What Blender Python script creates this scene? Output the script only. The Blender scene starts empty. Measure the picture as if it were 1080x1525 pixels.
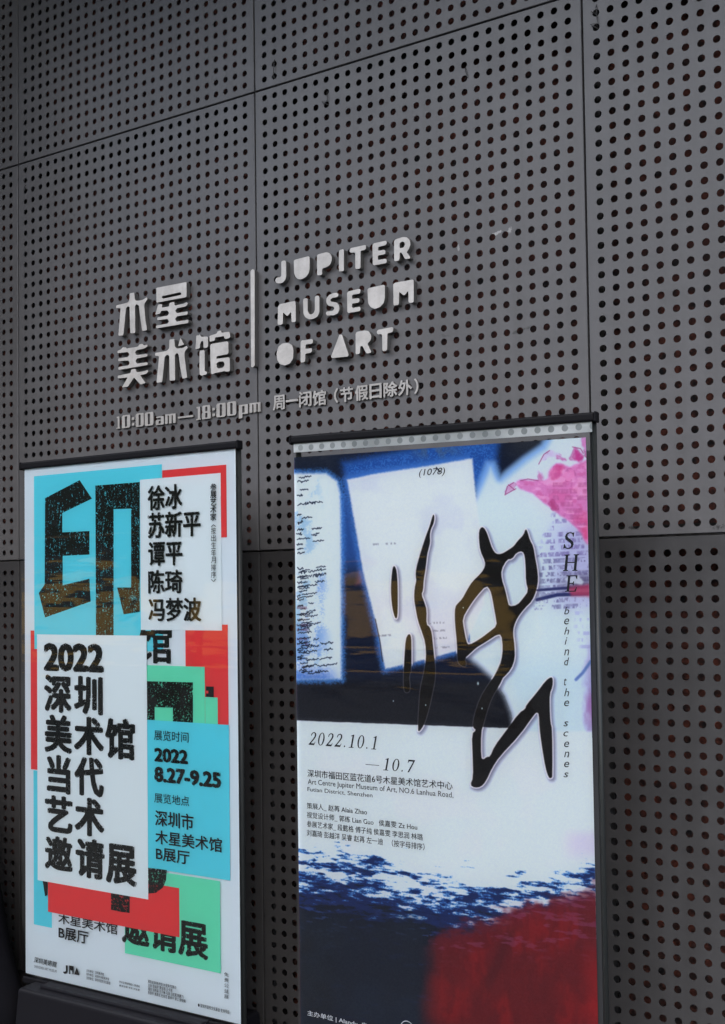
import bpy, bmesh, math, random
import numpy as np
from mathutils import Matrix, Vector
random.seed(7); rng = np.random.default_rng(7)
S = bpy.context.scene
C = S.collection
R = math.radians
# ------------------------------------------------------------------ camera (solved from the hole grid of the facade)
P = 0.04                                   # hole pitch in metres
U0, V0 = 28.0, -77.5                       # facade units (pitches) -> metres: X=(u-U0)*P, Z=(v-V0)*P
CU, CW, CV = 81.8467807, -72.7060232, -40.1821527
YAW, PIT, ROL, F, CY = .554858779, .0373107593, .0135566551, 1681.41957, 819.537646
ca, sa, cb, sb, cc, sc = math.cos(YAW), math.sin(YAW), math.cos(PIT), math.sin(PIT), math.cos(ROL), math.sin(ROL)
RM = (np.array([[ca, -sa, 0], [sa, ca, 0], [0, 0, 1]]) @ np.array([[1, 0, 0], [0, cb, -sb], [0, sb, cb]])
      @ np.array([[cc, 0, sc], [0, 1, 0], [-sc, 0, cc]]))          # columns: right, forward, up
CAM = np.array([(CU - U0) * P, CW * P, (CV - V0) * P])
cam = bpy.data.cameras.new('camera'); co = bpy.data.objects.new('camera', cam); C.objects.link(co)
cam.sensor_fit = 'VERTICAL'; cam.sensor_height = 24.0; cam.sensor_width = 24.0 * 725 / 1024
cam.lens = F / 1525 * 24.0; cam.shift_y = (CY - 762.5) / 1525; cam.clip_end = 500
r_, f_, u_ = RM[:, 0], RM[:, 1], RM[:, 2]
co.matrix_world = Matrix(((r_[0], u_[0], -f_[0], CAM[0]), (r_[1], u_[1], -f_[1], CAM[1]), (r_[2], u_[2], -f_[2], CAM[2]), (0, 0, 0, 1)))
S.camera = co

def at(x, y, Y=0.0):
    """photo reading -> (X, Z) on the facade-parallel plane at depth Y"""
    d = RM @ np.array([(x - 540) / F, 1, -(y - CY) / F])
    t = (Y - CAM[1]) / d[1]
    return CAM[0] + t * d[0], CAM[2] + t * d[2]

def to_photo(X, Y, Z):
    """array version of the inverse, used to lay out the printed sheet"""
    d = (X - CAM[0], Y - CAM[1], Z - CAM[2])
    c = [d[0] * RM[0, k] + d[1] * RM[1, k] + d[2] * RM[2, k] for k in range(3)]
    return 540 + F * c[0] / c[1], CY - F * c[2] / c[1]

# ------------------------------------------------------------------ light
SUN_EL, SUN_AZ = 48, -28                    # overcast: wide soft sun in front of the facade, a little to the left
w = bpy.data.worlds.new('World'); S.world = w; w.use_nodes = True
nt = w.node_tree; bg = nt.nodes['Background']
sky = nt.nodes.new('ShaderNodeTexSky'); sky.sky_type = 'NISHITA'; sky.sun_disc = False
sky.sun_elevation = R(SUN_EL); sky.sun_rotation = R(180 + SUN_AZ); sky.dust_density = 2.2; sky.air_density = 1.0; sky.ozone_density = 1.0
nt.links.new(sky.outputs[0], bg.inputs[0]); bg.inputs[1].default_value = 0.15
sl = bpy.data.lights.new('sun', 'SUN'); sl.energy = 1.25; sl.angle = R(50); sl.color = (1.0, .985, .965)
so = bpy.data.objects.new('sun', sl); C.objects.link(so)
sd = Vector((math.sin(R(SUN_AZ)) * math.cos(R(SUN_EL)), -math.cos(R(SUN_AZ)) * math.cos(R(SUN_EL)), math.sin(R(SUN_EL))))
so.rotation_euler = sd.to_track_quat('Z', 'Y').to_euler()
S.view_settings.view_transform = 'Standard'; S.view_settings.look = 'None'; S.view_settings.gamma = 1
S.view_settings.exposure = 1.96

# ------------------------------------------------------------------ helpers
def lin(v):
    v = np.asarray(v, float) / 255
    return np.where(v <= .04045, v / 12.92, ((v + .055) / 1.055) ** 2.4)
def ink(r, g, b, k=1.3):
    """sRGB reading of a print colour -> base colour"""
    return tuple(float(min(.85, max(.004, c * k))) for c in lin((r, g, b)))

def mat(name, col, rough=.5, metal=0.0, spec=.5):
    m = bpy.data.materials.new(name); m.use_nodes = True
    b = m.node_tree.nodes['Principled BSDF']
    b.inputs['Base Color'].default_value = (*col, 1); b.inputs['Roughness'].default_value = rough
    b.inputs['Metallic'].default_value = metal; b.inputs['Specular IOR Level'].default_value = spec
    return m
def N(m, t, **kw):
    n = m.node_tree.nodes.new(t)
    for k, v in kw.items():
        if k.startswith('i_'):
            n.inputs[k[2:].replace('_', ' ')].default_value = v
        else: setattr(n, k, v)
    return n
def L(m, a, b): m.node_tree.links.new(a, b)
def bsdf(m): return m.node_tree.nodes['Principled BSDF']
def pos(m): return N(m, 'ShaderNodeNewGeometry').outputs['Position']
def noise(m, scale, detail=4, rough=.6, vec=None, stretch=None):
    n = N(m, 'ShaderNodeTexNoise'); n.inputs['Scale'].default_value = scale
    n.inputs['Detail'].default_value = detail; n.inputs['Roughness'].default_value = rough
    v = vec or pos(m)
    if stretch:
        mp = N(m, 'ShaderNodeVectorMath', operation='MULTIPLY'); mp.inputs[1].default_value = stretch; L(m, v, mp.inputs[0]); v = mp.outputs[0]
    L(m, v, n.inputs['Vector']); return n.outputs['Fac']
def ramp(m, fac, stops):
    r = N(m, 'ShaderNodeValToRGB'); e = r.color_ramp.elements
    while len(e) < len(stops): e.new(.5)
    for k, (p_, c_) in enumerate(stops):
        e[k].position = p_; e[k].color = (*c_, 1) if hasattr(c_, '__len__') else (c_, c_, c_, 1)
    L(m, fac, r.inputs[0]); return r.outputs[0]
def mth(m, op, a, b=None, clamp=False):
    n = N(m, 'ShaderNodeMath', operation=op); n.use_clamp = clamp
    for k, v in enumerate((a, b)):
        if v is None: continue
        if isinstance(v, (int, float)): n.inputs[k].default_value = v
        else: L(m, v, n.inputs[k])
    return n.outputs[0]
def mixc(m, fac, a, b, mode='MIX'):
    n = N(m, 'ShaderNodeMix', data_type='RGBA', blend_type=mode)
    for s, v in ((n.inputs[0], fac), (n.inputs[6], a), (n.inputs[7], b)):
        if isinstance(v, (int, float)): s.default_value = v
        elif isinstance(v, tuple): s.default_value = (*v, 1)
        else: L(m, v, s)
    return n.outputs[2]
def bump(m, h, strength=.2, dist=.002):
    b = N(m, 'ShaderNodeBump'); b.inputs['Strength'].default_value = strength; b.inputs['Distance'].default_value = dist
    L(m, h, b.inputs['Height']); return b.outputs[0]

def tag(o, label=None, cat=None, group=None, kind=None):
    if label: o['label'] = label
    if cat: o['category'] = cat
    if group: o['group'] = group
    if kind: o['kind'] = kind
    return o
def empty(name, loc, label, cat, group=None):
    o = bpy.data.objects.new(name, None); o.location = loc; o.empty_display_size = .1; C.objects.link(o)
    return tag(o, label, cat, group)
def obj(name, verts, faces, m, parent=None, smooth=False, loc=None):
    """verts in world space; origin at the parent's base, at loc, or at the middle of the mesh's bottom"""
    v = np.asarray(verts, float).reshape(-1, 3)
    if parent is not None: o0 = np.array(parent_world(parent))
    elif loc is not None: o0 = np.array(loc, float)
    else: o0 = np.array([(v[:, 0].min() + v[:, 0].max()) / 2, (v[:, 1].min() + v[:, 1].max()) / 2, v[:, 2].min()])
    me = bpy.data.meshes.new(name); me.from_pydata((v - o0).tolist(), [], [list(map(int, f)) for f in faces]); me.update()
    if smooth:
        me.polygons.foreach_set('use_smooth', [True] * len(me.polygons))
    if m: me.materials.append(m)
    o = bpy.data.objects.new(name, me); C.objects.link(o)
    if parent is not None: o.parent = parent
    else: o.location = o0
    return o
def parent_world(p):
    t = Vector(p.location)
    while p.parent: p = p.parent; t += Vector(p.location)
    return t
def bm_data(bm):
    bm.verts.index_update(); v = [tuple(x.co) for x in bm.verts]; f = [[q.index for q in x.verts] for x in bm.faces]; bm.free(); return v, f
def box(x0, x1, y0, y1, z0, z1, bev=0.0, seg=2):
    bm = bmesh.new(); bmesh.ops.create_cube(bm, size=1)
    for v in bm.verts: v.co = ((x0 + x1) / 2 + v.co.x * (x1 - x0), (y0 + y1) / 2 + v.co.y * (y1 - y0), (z0 + z1) / 2 + v.co.z * (z1 - z0))
    if bev: bmesh.ops.bevel(bm, geom=bm.edges[:], offset=bev, segments=seg, profile=.5, affect='EDGES')
    return bm_data(bm)
def joinvf(parts):
    V, Fc = [], []
    for v, f in parts:
        n = len(V); V += list(v); Fc += [[i + n for i in q] for q in f]
    return V, Fc
def tube(pts, r, n=10):
    V, Fc = [], []; pts = [Vector(p) for p in pts]
    for k, p in enumerate(pts):
        d = (pts[min(k + 1, len(pts) - 1)] - pts[max(k - 1, 0)]).normalized()
        a = d.cross(Vector((.31, .87, .37))).normalized(); b = d.cross(a)
        rr = r[k] if hasattr(r, '__len__') else r
        for j in range(n):
            t = 2 * math.pi * j / n; V.append(tuple(p + a * (rr * math.cos(t)) + b * (rr * math.sin(t))))
    for k in range(len(pts) - 1):
        for j in range(n):
            Fc.append([k * n + j, k * n + (j + 1) % n, (k + 1) * n + (j + 1) % n, (k + 1) * n + j])
    Fc.append(list(range(n))[::-1]); Fc.append([(len(pts) - 1) * n + j for j in range(n)])
    return V, Fc

def fillet(poly, r):
    out = []; n = len(poly); Q = [np.array(p, float) for p in poly]
    for i in range(n):
        a, b, c = Q[i - 1], Q[i], Q[(i + 1) % n]
        la, lc = np.linalg.norm(a - b), np.linalg.norm(c - b)
        if la < 1e-7 or lc < 1e-7: continue
        q = min(r, .42 * la, .42 * lc); p0 = b + (a - b) / la * q; p2 = b + (c - b) / lc * q
        for t in (0, .33, .67, 1): out.append((1 - t) ** 2 * p0 + 2 * t * (1 - t) * b + t * t * p2)
    return out
def curve_vf(polys, depth, bev=0.0):
    """closed outlines (holes by even-odd) -> extruded solid in local x,y with z depth"""
    cu = bpy.data.curves.new('tmp', 'CURVE'); cu.dimensions = '2D'; cu.fill_mode = 'BOTH'
    cu.extrude = max(0, depth / 2 - bev); cu.bevel_depth = bev; cu.bevel_resolution = 1; cu.offset = -bev
    for pl in polys:
        sp = cu.splines.new('POLY'); sp.points.add(len(pl) - 1); sp.use_cyclic_u = True
        for q, p in zip(sp.points, pl): q.co = (p[0], p[1], 0, 1)
    return eval_vf(cu)
def eval_vf(cu):
    o = bpy.data.objects.new('tmp', cu); C.objects.link(o)
    dg = bpy.context.evaluated_depsgraph_get(); dg.update()
    me = o.evaluated_get(dg).to_mesh()
    v = np.zeros(len(me.vertices) * 3); me.vertices.foreach_get('co', v); v = v.reshape(-1, 3)
    f = [list(p.vertices) for p in me.polygons]
    o.evaluated_get(dg).to_mesh_clear(); bpy.data.objects.remove(o); bpy.data.curves.remove(cu)
    return v, f
def text_vf(s, bold=0.0, shear=0.0, depth=0.0, space=1.0):
    cu = bpy.data.curves.new('tmp', 'FONT'); cu.body = s; cu.size = 1.0; cu.offset = bold; cu.shear = shear
    cu.extrude = depth / 2; cu.fill_mode = 'BOTH' if depth else 'FRONT'; cu.resolution_u = 3; cu.space_character = space
    return eval_vf(cu)
def embolden(o, f, rad, dy):
    """heavier weight: copies of the flat glyphs pushed outwards, each a hair in front of the last"""
    V, Fc = [o], list(f); n = len(o)
    for k, (a, b) in enumerate(((1, .6), (-1, .6), (1, -.6), (-1, -.6), (0, 1), (0, -1), (1, 0), (-1, 0))):
        q = o.copy(); q[:, 0] += a * rad; q[:, 2] += b * rad * .8; q[:, 1] -= dy * (k + 1); V.append(q); Fc += [[i + n * (k + 1) for i in t] for t in f]
    return np.concatenate(V), Fc
def fit_vf(vf, X0, X1, Z0, Z1, Y, depth=0.0, tilt=0.0):
    """stretch flat text to a rectangle on the facade-parallel plane Y (front face towards the street)"""
    v, f = vf; a = v.min(0); b = v.max(0); o = np.empty_like(v)
    o[:, 0] = X0 + (v[:, 0] - a[0]) / (b[0] - a[0]) * (X1 - X0)
    o[:, 2] = Z0 + (v[:, 1] - a[1]) / max(1e-6, b[1] - a[1]) * (Z1 - Z0)
    o[:, 1] = Y if not depth else Y - (v[:, 2] - a[2]) / max(1e-6, b[2] - a[2]) * depth
    return o, f

# ------------------------------------------------------------------ materials of the place
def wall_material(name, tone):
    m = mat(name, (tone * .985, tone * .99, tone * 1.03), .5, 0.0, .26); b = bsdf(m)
    n1 = noise(m, 1.3, 3); n2 = noise(m, 9, 5, .7); n3 = noise(m, 260, 2)
    c = ramp(m, n1, [(.3, (tone * .9, tone * .9, tone * .925)), (.7, (tone * 1.07, tone * 1.065, tone * 1.11))])
    c = mixc(m, .28, c, ramp(m, n2, [(.35, (tone * .72, tone * .71, tone * .71)), (.65, (tone * 1.12, tone * 1.12, tone * 1.15))]))
    # rain streaks
    n4 = noise(m, 14, 3, .6, stretch=(1, 1, .05))
    c = mixc(m, mth(m, 'MULTIPLY', ramp(m, n4, [(.5, 0), (.72, 1)]), .3), c, (tone * .62, tone * .6, tone * .58))
    n5 = noise(m, 95, 4, .8); c = mixc(m, mth(m, 'MULTIPLY', ramp(m, n5, [(.66, 0), (.74, 1)]), .28), c, (tone * 1.9, tone * 1.85, tone * 1.75))
    # scuffs and smears at their own spots on the sheet metal
    def spot(px, py, a, bb, thr, col, scale, rot=0.0):
        nonlocal c
        X, Z = at(px, py)
        v = N(m, 'ShaderNodeVectorMath', operation='SUBTRACT'); v.inputs[1].default_value = (X, 0, Z); L(m, pos(m), v.inputs[0])
        rt = N(m, 'ShaderNodeVectorRotate', rotation_type='Y_AXIS'); rt.inputs['Angle'].default_value = rot; L(m, v.outputs[0], rt.inputs[0])
        s_ = N(m, 'ShaderNodeVectorMath', operation='MULTIPLY'); s_.inputs[1].default_value = (1 / a, .01, 1 / bb); L(m, rt.outputs[0], s_.inputs[0])
        ln = N(m, 'ShaderNodeVectorMath', operation='LENGTH'); L(m, s_.outputs[0], ln.inputs[0])
        win = mth(m, 'SUBTRACT', 1.0, ln.outputs['Value'], True)
        nn = noise(m, scale, 5, .75)
        k = mth(m, 'MULTIPLY', mth(m, 'SUBTRACT', mth(m, 'ADD', mth(m, 'MULTIPLY', win, .5), nn), thr), 9.0, True)
        k = mth(m, 'MULTIPLY', k, mth(m, 'MULTIPLY', win, 4.0, True))
        c = mixc(m, k, c, col)
    if name == 'painted_steel':
        spot(737, 349, .052, .013, .8, (.2, .2, .2), 60, R(14))
        spot(759, 343, .022, .024, .8, (.17, .17, .17), 90)
        spot(683, 370, .008, .022, .8, (.15, .15, .15), 60)
        spot(775, 492, .075, .016, .8, (tone * .45,) * 3, 50, R(12))
        spot(702, 500, .035, .05, .85, (tone * .62,) * 3, 50)
        spot(662, 500, .05, .02, .85, (tone * .62,) * 3, 50)
        spot(943, 786, .05, .022, .86, (tone * .3,) * 3, 120)
        spot(1070, 785, .08, .02, .86, (tone * .3,) * 3, 120)
    oi = N(m, 'ShaderNodeObjectInfo'); c = mixc(m, 1.0, c, ramp(m, oi.outputs['Random'], [(0, (.93, .925, .93)), (1, (1.05, 1.04, 1.03))]), 'MULTIPLY')
    L(m, c, b.inputs['Base Color'])
    L(m, ramp(m, n2, [(.3, .36), (.7, .5)]), b.inputs['Roughness'])
    L(m, bump(m, mth(m, 'ADD', mth(m, 'MULTIPLY', n3, .12), noise(m, 2.5, 2)), .25, .0035), b.inputs['Normal'])
    return m
M_wall = wall_material('painted_steel', .0675)
M_wall_low = wall_material('painted_steel_low_shaded', .030)  # lower panels' own darker paint, with the shade between stands put into its tone
def backing_material():
    m = mat('backing_board', (.02, .012, .011), .9); b = bsdf(m)
    n = noise(m, 24, 3, .7); n2 = noise(m, 1.1, 2)
    c = ramp(m, n, [(.34, (.006, .006, .008)), (.47, (.045, .017, .013)), (.62, (.12, .03, .018))])
    c = mixc(m, ramp(m, n2, [(.42, 0), (.68, .55)]), c, (.014, .011, .012))
    L(m, c, b.inputs['Base Color']); return m
M_back = backing_material()
M_black_steel = mat('black_steel', (.012, .012, .013), .5)
def letter_material(name, tone):
    m = mat(name, (tone,) * 3, .48, .15, .5); b = bsdf(m)
    n = noise(m, 22, 5, .65); n2 = noise(m, 120, 3, .7); n3 = noise(m, 30, 3, .6, stretch=(1, 1, .12))
    c = ramp(m, n, [(.3, (tone * .78, tone * .75, tone * .71)), (.68, (tone * 1.12, tone * 1.08, tone * 1.03))])
    c = mixc(m, mth(m, 'MULTIPLY', ramp(m, n3, [(.5, 0), (.75, 1)]), .45), c, (tone * .6, tone * .56, tone * .5))
    c = mixc(m, mth(m, 'MULTIPLY', ramp(m, n2, [(.62, 0), (.72, 1)]), .3), c, (tone * .5, tone * .48, tone * .46))
    L(m, c, b.inputs['Base Color']); L(m, bump(m, n2, .1, .0008), b.inputs['Normal']); return m
M_letter = letter_material('brushed_letter_metal', .31)
M_letter_side = mat('shaded_letter_side', (.055, .053, .05), .6)  # dark colour carries the shade on the letter sides
M_small = letter_material('small_letter_metal', .235)
def paver_material():
    m = mat('grey_pavers', (.2, .2, .2), .8); b = bsdf(m)
    br = N(m, 'ShaderNodeTexBrick'); br.inputs['Scale'].default_value = 1.0; br.inputs['Brick Width'].default_value = .6; br.inputs['Row Height'].default_value = .3
    br.inputs['Mortar Size'].default_value = .006
    br.inputs['Color1'].default_value = (.055, .054, .053, 1); br.inputs['Color2'].default_value = (.075, .073, .07, 1); br.inputs['Mortar'].default_value = (.03, .03, .03, 1)
    L(m, pos(m), br.inputs['Vector'])
    L(m, mixc(m, .5, br.outputs[0], ramp(m, noise(m, 3, 5), [(.3, (.04, .04, .04)), (.7, (.085, .083, .08))])), b.inputs['Base Color']); return m
M_pave = paver_material()
M_road = mat('asphalt', (.05, .05, .052), .85)
L(M_road, ramp(M_road, noise(M_road, 40, 5), [(.3, (.035, .035, .036)), (.7, (.065, .065, .066))]), bsdf(M_road).inputs['Base Color'])
M_occluder = mat('dark_occluder', (.06, .06, .062), .6)
L(M_occluder, ramp(M_occluder, noise(M_occluder, 2, 4), [(.3, (.05, .05, .052)), (.7, (.07, .07, .072))]), bsdf(M_occluder).inputs['Base Color'])

# ------------------------------------------------------------------ ground
def sheet(name, x0, x1, y0, y1, z, m):
    return tag(obj(name, [(x0, y0, z), (x1, y0, z), (x1, y1, z), (x0, y1, z)], [(0, 1, 2, 3)], m), kind='structure')
sheet('pavement', -60, 60, -6.0, 4, 0, M_pave)
v, f = box(-60, 60, -6.2, -6.0, -.3, .0, .01); tag(obj('kerb', v, f, M_pave), kind='structure')
sheet('road', -150, 150, -300, -6.2, -.14, M_road)

# ------------------------------------------------------------------ perforated facade
RAD, NS = .252, 20
def panel_vf(cols, rows, ml, mr, mt, mb, gap=.0029, ret=.028, th=.0025):
    """sheet-steel cassette with real round holes; local origin at its lower left joint corner, front at y=0"""
    ang = (np.arange(NS) + .5) * 2 * math.pi / NS
    ang = np.sort(np.concatenate([np.arange(8) * math.pi / 4, [k * math.pi / 2 + a for k in range(4) for a in (.393, 1.178)]]))
    n = len(ang); c, s = np.cos(ang), np.sin(ang); k = np.maximum(abs(c), abs(s))
    ci = np.stack([c * RAD, s * RAD], 1); sq = np.stack([c / k * .5, s / k * .5], 1)
    V, Fc = [], []
    W, H = (ml + cols - 1 + mr), (mt + rows - 1 + mb)
    for r in range(rows):
        for q in range(cols):
            cx, cz = ml + q, mb + r; b = len(V)
            V += [((cx + x) * P, 0, (cz + z) * P) for x, z in sq] + [((cx + x) * P, 0, (cz + z) * P) for x, z in ci] + [((cx + x) * P, th, (cz + z) * P) for x, z in ci]
            for j in range(n):
                j2 = (j + 1) % n
                Fc.append((b + j, b + j2, b + n + j2, b + n + j)); Fc.append((b + n + j, b + n + j2, b + 2 * n + j2, b + 2 * n + j))
    x0, x1, z0, z1 = gap, W * P - gap, gap, H * P - gap
    a0, a1, b0, b1 = (ml - .5) * P, (ml + cols - .5) * P, (mb - .5) * P, (mb + rows - .5) * P
    def q(p):
        b = len(V); V.extend(p); Fc.append((b, b + 1, b + 2, b + 3))
    e = .0012
    q([(x0 + e, 0, z0 + e), (x1 - e, 0, z0 + e), (x1 - e, 0, b0), (x0 + e, 0, b0)]); q([(x0 + e, 0, b1), (x1 - e, 0, b1), (x1 - e, 0, z1 - e), (x0 + e, 0, z1 - e)])
    q([(x0 + e, 0, b0), (a0, 0, b0), (a0, 0, b1), (x0 + e, 0, b1)]); q([(a1, 0, b0), (x1 - e, 0, b0), (x1 - e, 0, b1), (a1, 0, b1)])
    ring0 = [(x0 + e, 0, z0 + e), (x1 - e, 0, z0 + e), (x1 - e, 0, z1 - e), (x0 + e, 0, z1 - e)]
    ring1 = [(x0, e, z0), (x1, e, z0), (x1, e, z1), (x0, e, z1)]; ring2 = [(x0, ret, z0), (x1, ret, z0), (x1, ret, z1), (x0, ret, z1)]
    for A, B in ((ring0, ring1), (ring1, ring2)):
        for j in range(4): q([A[j], B[j], B[(j + 1) % 4], A[(j + 1) % 4]])
    return V, Fc
G = 2.0185; ML = G / 2; PW = 26 + G
JU, JL = .74, -(36 + .75)                      # upper and lower joint heights in hole rows
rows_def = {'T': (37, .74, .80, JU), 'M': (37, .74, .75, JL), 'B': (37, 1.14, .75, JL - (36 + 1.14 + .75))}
PLABEL = {
 ('T', 0): 'perforated grey steel panel in the top left corner, only two hole columns in view',
 ('T', 1): 'perforated grey steel panel at the top left, above the one with Chinese characters',
 ('T', 2): 'perforated grey steel panel above the panel that carries the English museum name',
 ('T', 3): 'perforated grey steel panel hidden above the tall panel at the right edge',
 ('M', 0): 'narrow strip of perforated panel left of the Chinese sign, on the left edge',
 ('M', 1): 'perforated grey steel panel that carries the raised Chinese characters and the am opening time',
 ('M', 2): 'perforated grey steel panel with a white scuff that carries the English museum name',
 ('M', 3): 'perforated grey steel panel at the right edge, above the horizontal joint',
 ('B', 0): 'dark perforated panel strip left of the blue and red poster',
 ('B', 1): 'dark perforated panel behind the blue and red poster, below the lower joint',
 ('B', 2): 'dark perforated panel behind the ink and ocean poster, below the lower joint',
 ('B', 3): 'lower perforated panel right of the ocean poster, with all its holes in clear view'}
proto = {}
for key, (nr, mt, mb, bot) in rows_def.items():
    for i in range(4):
        X = (-ML - PW + i * PW - U0) * P; Z = (bot - V0) * P
        if key not in proto:
            v, f = panel_vf(27, nr, ML, ML, mt, mb)
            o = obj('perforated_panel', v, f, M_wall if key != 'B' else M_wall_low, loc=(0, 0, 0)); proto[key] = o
        else:
            o = proto[key].copy(); C.objects.link(o)
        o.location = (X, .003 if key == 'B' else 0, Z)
        tag(o, PLABEL[key, i], 'wall panel', 'perforated steel wall panels')
xa, xb = (-ML - PW - U0) * P - .02, (-ML + 3 * PW - U0) * P + .02
zb = (rows_def['B'][3] - V0) * P; zt_ = (JU + 37.6 - V0) * P
v, f = box(xa, xb, .16, .30, .0, zt_)
tag(obj('backing_wall', v, f, M_back), 'dark red brown wall seen through the holes of the steel panels', 'wall')
fr = empty('support_frame', ((xa + xb) / 2, .06, .0), 'black steel support frame seen as dark lines in the panel joints', 'frame')
for i in range(5):
    X = (-ML - PW + i * PW - U0) * P
    v, f = box(X - .035, X + .035, .03, .10, .0, zt_); obj('upright', v, f, M_black_steel, fr)
for Z in ((JU - V0) * P, (JL - V0) * P, zb, zt_):
    v, f = box(xa, xb, .032, .098, Z - .03, Z + .03); obj('cross_rail', v, f, M_black_steel, fr)
v, f = box(xa, xb, .02, .15, 0, zb - .006, .003)
M_plinth = mat('dark_plinth', (.03, .027, .027), .8)
tag(obj('plinth', v, f, M_plinth), 'low dark plinth under the lowest wall panels behind the poster base', 'plinth')
px0 = min(at(0, 0)[0], at(0, 1525)[0]) - .09
v, f = box(px0 - .5, px0, -.62, -.001, 0, cz_top := zt_ + .099, .006)
tag(obj('shade_pier', v, f, M_occluder), 'unseen dark pier added past the left edge to shade the wall', 'pier')  # added out of view to block light from the left
# unseen canopy, added above the frame to keep the sky off the upper wall
cz = zt_ + .10
v, f = box(-9, 5, -2.2, .35, cz, cz + .35, .01)
tag(obj('shade_canopy', v, f, M_occluder), 'unseen dark flat canopy added above the frame to shade the upper wall', 'canopy')

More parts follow.
